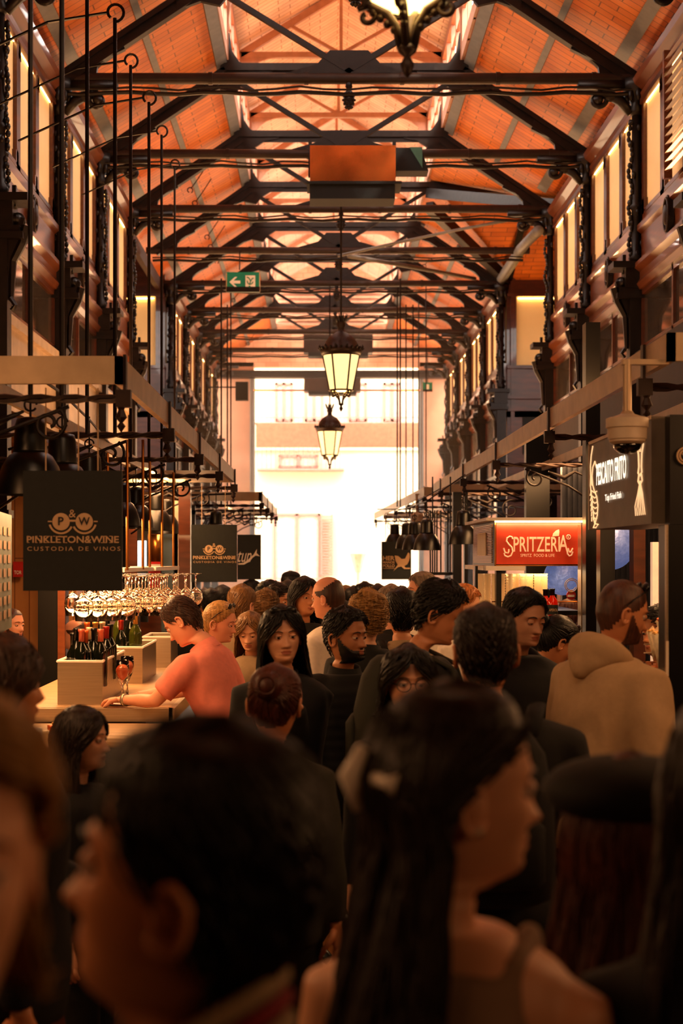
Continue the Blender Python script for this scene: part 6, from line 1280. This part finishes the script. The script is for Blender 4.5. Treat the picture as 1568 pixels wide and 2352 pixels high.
def backpack(info, m, label, k=1.):
    T = info['T']; ww = info['ww']; b = MB(); rows = []
    rings(b, [(.98, .10, .05, .20), (1.0, .145, .075, .20), (1.1, .155, .09, .205), (1.25, .15, .09, .20), (1.38, .13, .07, .19), (1.44, .09, .045, .18), (1.46, .03, .02, .18)], 22); b.v = [tuple(T(v)) for v in b.v]
    root = info['root']; t = thing('backpack', to_world(info, T((0, .2, .98))), label, 'backpack')
    def tw(q): q.v = [tuple(to_world(info, v)) for v in q.v]; return q
    tw(b).build('bag', m, t, smooth=True)
    for sd in (-1, 1):
        q = MB(); q.tube([T((sd * .10, .13, 1.42)), T((sd * .115 * ww, .04, 1.49)), T((sd * .125 * ww, -.10, 1.42)), T((sd * .14 * ww, -.155, 1.25)), T((sd * .16 * ww, -.08, 1.08)), T((sd * .13, .12, 1.03))], .026 * info['s'], 8, ry=[.010] * 6, up=None); tw(q).build('strap', m, t, smooth=True)
    q = MB(); rings(q, [(1.04, .09, .02, .29), (1.06, .11, .03, .29), (1.2, .11, .03, .29), (1.23, .08, .015, .285)], 16); q.v = [tuple(T(v)) for v in q.v]; tw(q).build('front_pocket', m, t, smooth=True)
    return t
PP = person
# ---- sharp middle-distance figures
_, J = PP(418, 1364, 7.6, 'person in a salmon pink polo shirt bent over the wine counter, facing left', ks=1.06, yaw=-108, pitch=38, lean=24, sk='pink', hair='short', hc='brown', hthick=.0055, recede=.012, top='pink', cut='polo', legs='navy', wide=1.12, hi=True, dens=1.3, lids=1, arms={-1: (-.08, -.62, 1.15), 1: (.13, -.60, 1.15)}, hint={-1: (-.5, .5, -.8), 1: (.6, .4, -.7)})
S0, el, wr = J['sh'][1]; wv = MB(); dd = (wr - el).normalized(); q = el + (wr - el) * .93; wv.tube([q - dd * .008, q + dd * .008], .034, 16); worn('wrist_watch', J, wv, 'steel', 'metal wrist watch on the pink shirted man\'s arm', 'watch')
PP(648, 1392, 5.9, 'person with long dark hair in a black coat looking straight at the camera', yaw=8, hyaw=4, roll=-3, fem=True, sk='fair', hair='long', hc='black', hlen=.32, hthick=.014, top='black', cut='jacket', hi=True, dens=1.5, arms={1: (.03, -.22, 1.36)}, glasses='head')
PP(797, 1397, 6.5, 'bearded person in a black quilted jacket and jeans walking towards the camera', yaw=28, hyaw=22, sk='olive', hair='messy', hc='black', hthick=.012, beard=.008, top='black', cut='puffer', legs='jeans', hi=True, dens=1.3, legpose={-1: (.12, -.18), 1: (.1, .22)}, arms={-1: (-.30, -.10, .92)})
PP(938, 1485, 4.9, 'person with round spectacles and dark bobbed hair in a black top', yaw=6, hyaw=0, fem=True, sk='fair', hair='bob', hc='black', hlen=.14, hthick=.016, top='black', cut='jacket', glasses='eye', hi=True, dens=1.4)
_, N_ = PP(1010, 1334, 5.7, 'person in profile with thick black hair and sunglasses pushed up, wearing a green backpack', yaw=82, pitch=20, sk='tan', hair='messy', hc='black', hthick=.014, top='char', cut='tee', legs='navy', hi=True, dens=1.5, lids=1, glasses='head')
backpack(N_, CL['olive'], 'dark green backpack with a pale panel on the black haired man in profile')
PP(752, 1321, 8.1, 'bald person in a white shirt turned away to the left', yaw=-120, pitch=6, sk='pink', bald=2, hc='brown', top='white', cut='shirt', wide=1.08, hi=True)
PP(700, 1325, 8.7, 'person with long black hair listening beside the bald man in white', yaw=28, fem=True, sk='tan', hair='long', hc='black', hlen=.34, top='black', cut='jacket', dens=1)
PP(507, 1380, 8.15, 'person with a blond ponytail and sunglasses on the head, in profile to the right', yaw=75, pitch=10, fem=True, sk='pink', hair='ponytail', hc='blond', hlen=.12, hthick=.010, top='beige', cut='shirt', glasses='head', hi=True, dens=1.2, lids=.6)
PP(574, 1404, 8.75, 'person with wavy dark blond hair looking down, behind the man in pink', yaw=-8, pitch=16, fem=True, sk='fair', hair='long', hc='ash', hlen=.26, hthick=.012, top='beige', cut='shirt', lids=1, hi=True)
PP(556, 1345, 9.6, 'grey blond short haired person seen from behind above the ponytail', yaw=160, hyaw=-10, sk='pink', hair='short', hc='ash', hthick=.014, top='beige', cut='shirt', free=True)
PP(611, 1354, 9.6, 'person with curly light hair seen from behind right of the grey blond one', yaw=170, fem=True, sk='fair', hair='curly', hc='ash', hthick=.016, top='char', cut='jacket', free=True)
_, U_ = PP(922, 1352, 7.6, 'person with black hair in a beige shirt with dark shoulder straps, seen from behind', yaw=185, sk='tan', hair='short', hc='black', hthick=.014, top='beige', cut='shirt', hi=True, dens=1.2)
backpack(U_, CL['black'], 'black backpack hanging from the man in the beige shirt')
PP(846, 1360, 8.0, 'person with short blond bobbed hair seen from behind near the bearded man', yaw=172, fem=True, sk='fair', hair='curly', hc='blond', hthick=.022, top='black', cut='jacket', dens=1.3, free=True)
PP(897, 1343, 8.8, 'tall grey haired person seen from behind the black haired beige shirt', yaw=200, sk='pink', hair='short', hc='grey', hthick=.01, top='char', cut='jacket', free=True)
PP(968, 1313, 8.8, 'grey haired person facing left below the cockerel sign', yaw=-75, sk='pink', hair='short', hc='grey', hthick=.008, top='white', cut='shirt', free=True)
PP(1066, 1341, 8.6, 'person with short ginger blond hair lit brightly by the kiosk', yaw=70, pitch=10, sk='fair', hair='short', hc='ginger', hthick=.009, top='white', cut='tee', free=True)
PP(1205, 1350, 6.1, 'person with cropped black hair in white T-shirt and dark sleeveless jacket looking down right', yaw=26, pitch=10, hyaw=8, sk='fair', hair='short', hc='black', hthick=.010, top='char', cut='vest', hi=True, dens=1.4, lids=.7, wide=1.05)
PP(1278, 1413, 6.75, 'person with pinned black hair and sunglasses on top, head bowed right', yaw=112, pitch=30, fem=True, sk='tan', hair='bun', hc='black', hthick=.014, top='black', cut='jacket', glasses='head', hi=True, dens=1.2)
_, B_ = PP(1430, 1326, 5.35, 'person in a sand coloured hooded sweatshirt with sunglasses on the back of the head', yaw=126, pitch=14, hyaw=-26, lean=16, sk='tan', bald=1, hc='buzz', beard=.003, top='sand', cut='hoodie', legs='navy', wide=.95, hi=True, lids=.5, glasses='head', arms={-1: (-.24, -.28, 1.0), 1: (.2, -.38, 1.05)})
_, Fm = PP(1113, 1387, 3.95, 'person with short dark hair and a black T-shirt seen squarely from behind', yaw=183, sk='tan', hair='short', hc='dark', hthick=.010, top='black', cut='tee', wide=1.22, hi=True, dens=1.3)
backpack(Fm, CL['black'], 'black sling bag on the back of the broad man seen from behind')
PP(632, 1524, 4.5, 'shorter person with a small brown bun and olive jacket seen from behind', yaw=170, pitch=10, fem=True, sk='olive', hair='bun', hc='auburn', hthick=.010, top='olive', cut='jacket', hi=True, dens=1.3)
PP(190, 1620, 4.6, 'child with long straight dark hair in profile at the food counter', yaw=80, pitch=-2, fem=True, sk='fair', hair='long', hc='dark', hlen=.30, hthick=.008, top='black', cut='jacket', hi=True, dens=1.4, ks=.90)
PP(10, 1458, 3.5, 'person with long brown hair and grey jacket at the left edge, holding a hand out', yaw=110, fem=True, sk='tan', hair='long', hc='brown', hlen=.36, hthick=.012, top='char', cut='jacket', arms={1: (.10, -.30, 1.02)}, dens=1.2)
PP(170, 1421, 11.3, 'bald person in black behind the left post', yaw=-160, hyaw=60, sk='pink', bald=2, hc='brown', top='black', cut='tee')
PP(28, 1395, 10.6, 'bearded barman in black beside the menu board', yaw=60, sk='pink', bald=1, hc='buzz', beard=.004, top='black', cut='tee')
PP(1308, 1374, 11.0, 'person with long auburn hair inside the kiosk behind the red bottle', yaw=170, fem=True, sk='fair', hair='long', hc='auburn', hlen=.3, top='white', cut='tee')
PP(1515, 1395, 7.2, 'vendor in black bending behind the paper cones', yaw=-60, lean=20, sk='tan', hair='curly', hc='black', hthick=.02, top='black', cut='shirt')
# ---- far crowd
crowd = [(668, 1313, 14, 1, 'person in a dark flat cap, tallest silhouette against the doorway', 150, 'short', 'black', 'char', 0), (620, 1338, 11.5, 1, 'person with a mop of curly black hair beside the wine sign', 120, 'curly', 'black', 'black', 0), (660, 1333, 12.6, 1, 'person with black hair just under the man in the cap', 190, 'short', 'black', 'char', 0), (640, 1345, 10.9, 1, 'person with dark curls, face half seen, left of the long haired woman', 60, 'curly', 'dark', 'brown', 1),
         (437, 1357, 9.4, 1, 'person with smooth black hair right above the pink shoulder', 200, 'short', 'black', 'black', 1), (485, 1352, 9.2, 1, 'person with a round black head of hair below the far wine sign', 170, 'short', 'black', 'black', 0), (512, 1345, 11.0, 1, 'person with black hair under the corner of the fish sign', 150, 'short', 'black', 'char', 0), (577, 1332, 12.4, 1, 'person with dark untidy hair under the fish sign', 210, 'messy', 'black', 'black', 0),
         (795, 1346, 14.8, 1, 'person with light reddish hair far off near the doorway', 120, 'short', 'ash', 'white', 0), (812, 1347, 13.0, 1, 'person with dark hair right of the bald man, far off', 185, 'short', 'black', 'black', 0), (838, 1338, 12.5, 1, 'person with wide dark hair in the far crowd centre', 175, 'messy', 'black', 'char', 0), (852, 1345, 11.6, 2, 'bald head with a rim of hair in the far crowd', 180, 'short', 'brown', 'beige', 0),
         (868, 1343, 12.2, 1, 'person with dark hair right of the far bald head', 170, 'short', 'dark', 'char', 0), (780, 1376, 9.2, 1, 'person with dark hair low behind the bearded man', 180, 'short', 'black', 'black', 1), (815, 1370, 9.4, 1, 'person with dark cap of hair left of the blond bob', 200, 'short', 'black', 'black', 1), (470, 1352, 13.0, 1, 'person far back between the posts under the wine sign', 0, 'short', 'brown', 'red', 0),
         (735, 1352, 16.0, 1, 'small far person behind the bald man', 10, 'short', 'brown', 'char', 0), (600, 1347, 15.0, 1, 'small far person between curly heads', 20, 'short', 'grey', 'navy', 0), (885, 1350, 14.0, 1, 'small far person behind the grey haired one', 180, 'short', 'grey', 'beige', 0), (823, 1352, 17.5, 1, 'smallest far person near the doorway light', 0, 'short', 'brown', 'white', 1), (915, 1354, 12.5, 1, 'person far back right of the grey haired head', 175, 'messy', 'brown', 'navy', 1), (1000, 1352, 10.5, 1, 'person with dark hair half hidden behind the black haired profile', 180, 'short', 'dark', 'black', 0)]
for (x, y, Y, kd, l, yw, hr, hc_, tp, fm_) in crowd:
    r_, inf = PP(x, y, Y, l, yaw=yw, fem=bool(fm_), hair=hr, hc=hc_, top=tp, cut='jacket', bald=2 if kd == 2 else False, vox=.024, dens=.5, free=True, hthick=.012 if hr != 'curly' else .022, face=abs(yw) < 100)
    if 'flat cap' in l:
        b = MB(); b.ball((0, .0, .085), (.088, .105, .05), 20, 10); b.ball((0, -.10, .062), (.06, .05, .010), 14, 6); inf['H'](b).build('flat_cap', CL['black'], r_, smooth=True)
PP(857, 1356, 12.9, 'person raising one pale hand above the far crowd', yaw=0, sk='fair', hair='short', hc='dark', top='char', cut='tee', arms={-1: (-.16, -.20, 1.72)}, hint={-1: (-1, 0, -.3)}, vox=.02, free=True)
# ---- blurred foreground
r_, A_ = PP(440, 1655, 1.22, 'blurred foreground person with short dark hair and striped collar, face turned left', yaw=-107, pitch=-10, hyaw=0, sk='tan', hair='short', hc='black', hthick=.010, ks=1.05, top='navy', cut='jacket', hi=True, dens=2.2, recede=.008)
T_ = A_['T']
def ring_(z, k): return [T_(((.088 * k) * math.cos(a), .030 + (.088 * k) * math.sin(a), z - .10 * (1 - math.sin(a)) / 2)) for a in np.linspace(0, 2 * math.pi, 37)]
b = MB(); vs_ = [p for (z, k) in ((1.45, 1.25), (1.50, 1.1), (1.575, 1.0), (1.575, .94), (1.50, 1.0)) for p in ring_(z, k)[:-1]]; b.add(vs_, [(r2 * 36 + j, r2 * 36 + (j + 1) % 36, (r2 + 1) * 36 + (j + 1) % 36, (r2 + 1) * 36 + j) for r2 in range(4) for j in range(36)]); b.build('stand_up_collar', CL['navy'], r_, smooth=True)
for z, k, m_ in ((1.528, 1.07, 'beige'), (1.548, 1.04, 'red'), (1.568, 1.01, 'beige')):
    b = MB(); b.tube(ring_(z, k), .0085, 8, ry=None); b.build('collar_stripe', CL[m_], r_, smooth=True)
r_, B2 = PP(1058, 1566, 1.76, 'blurred foreground person with long brown hair in a claw clip and a taupe tank top', yaw=160, pitch=0, hyaw=-54, fem=True, sk='fair', hair='halftail', hc='dark', hlen=.46, hthick=.010, top='tank', cut='tank', hi=True, dens=2.0, vox=.010, ks=1.06)
b = MB(); b.tube([(-.012, .128, .055), (-.01, .146, .02), (-.012, .135, -.02)], [.008, .013, .006], 10); b.tube([(-.03, .118, .02), (-.055, .112, .018), (-.065, .105, .016)], [.010, .008, .014], 8); B2['H'](b).build('claw_clip', M['white'], r_, smooth=True)
b = MB(); b.ball((.084, .012, -.040), .0065, 10, 8); b.ball((-.084, .012, -.040), .0065, 10, 8); B2['H'](b).build('earring', 'steel', r_, smooth=True)
PP(-175, 1560, .98, 'blurred blond person cut by the left edge, cheek close to the lens', yaw=24, hyaw=0, fem=True, sk='fair', hair='halftail', hc='blond', hlen=.12, hthick=.014, top='char', cut='jacket', dens=1.5, hi=True)
r_, D_ = PP(1450, 1735, 2.15, 'blurred person in a black beret with long dark red hair at the lower right', yaw=140, fem=True, sk='tan', hair='long', hc='auburn', hlen=.36, hthick=.012, top='black', cut='jacket', dens=1.5, ks=1.)
b = MB(); b.ball((0, .01, .075), (.135, .14, .055), 24, 12); b.ball((0, .0, .045), (.085, .10, .03), 20, 8); D_['H'](b).build('beret', CL['black'], r_, smooth=True)
PP(1730, 1590, 1.75, 'blurred person with loose dark brown hair cut by the right edge', yaw=170, fem=True, sk='tan', hair='long', hc='dark', hlen=.44, hthick=.02, top='black', cut='jacket', dens=1.5, ks=1.08)
# ---- tidy up
for o in bpy.data.objects:
    for k in ('_w', '_s'):
        if k in o: del o[k]
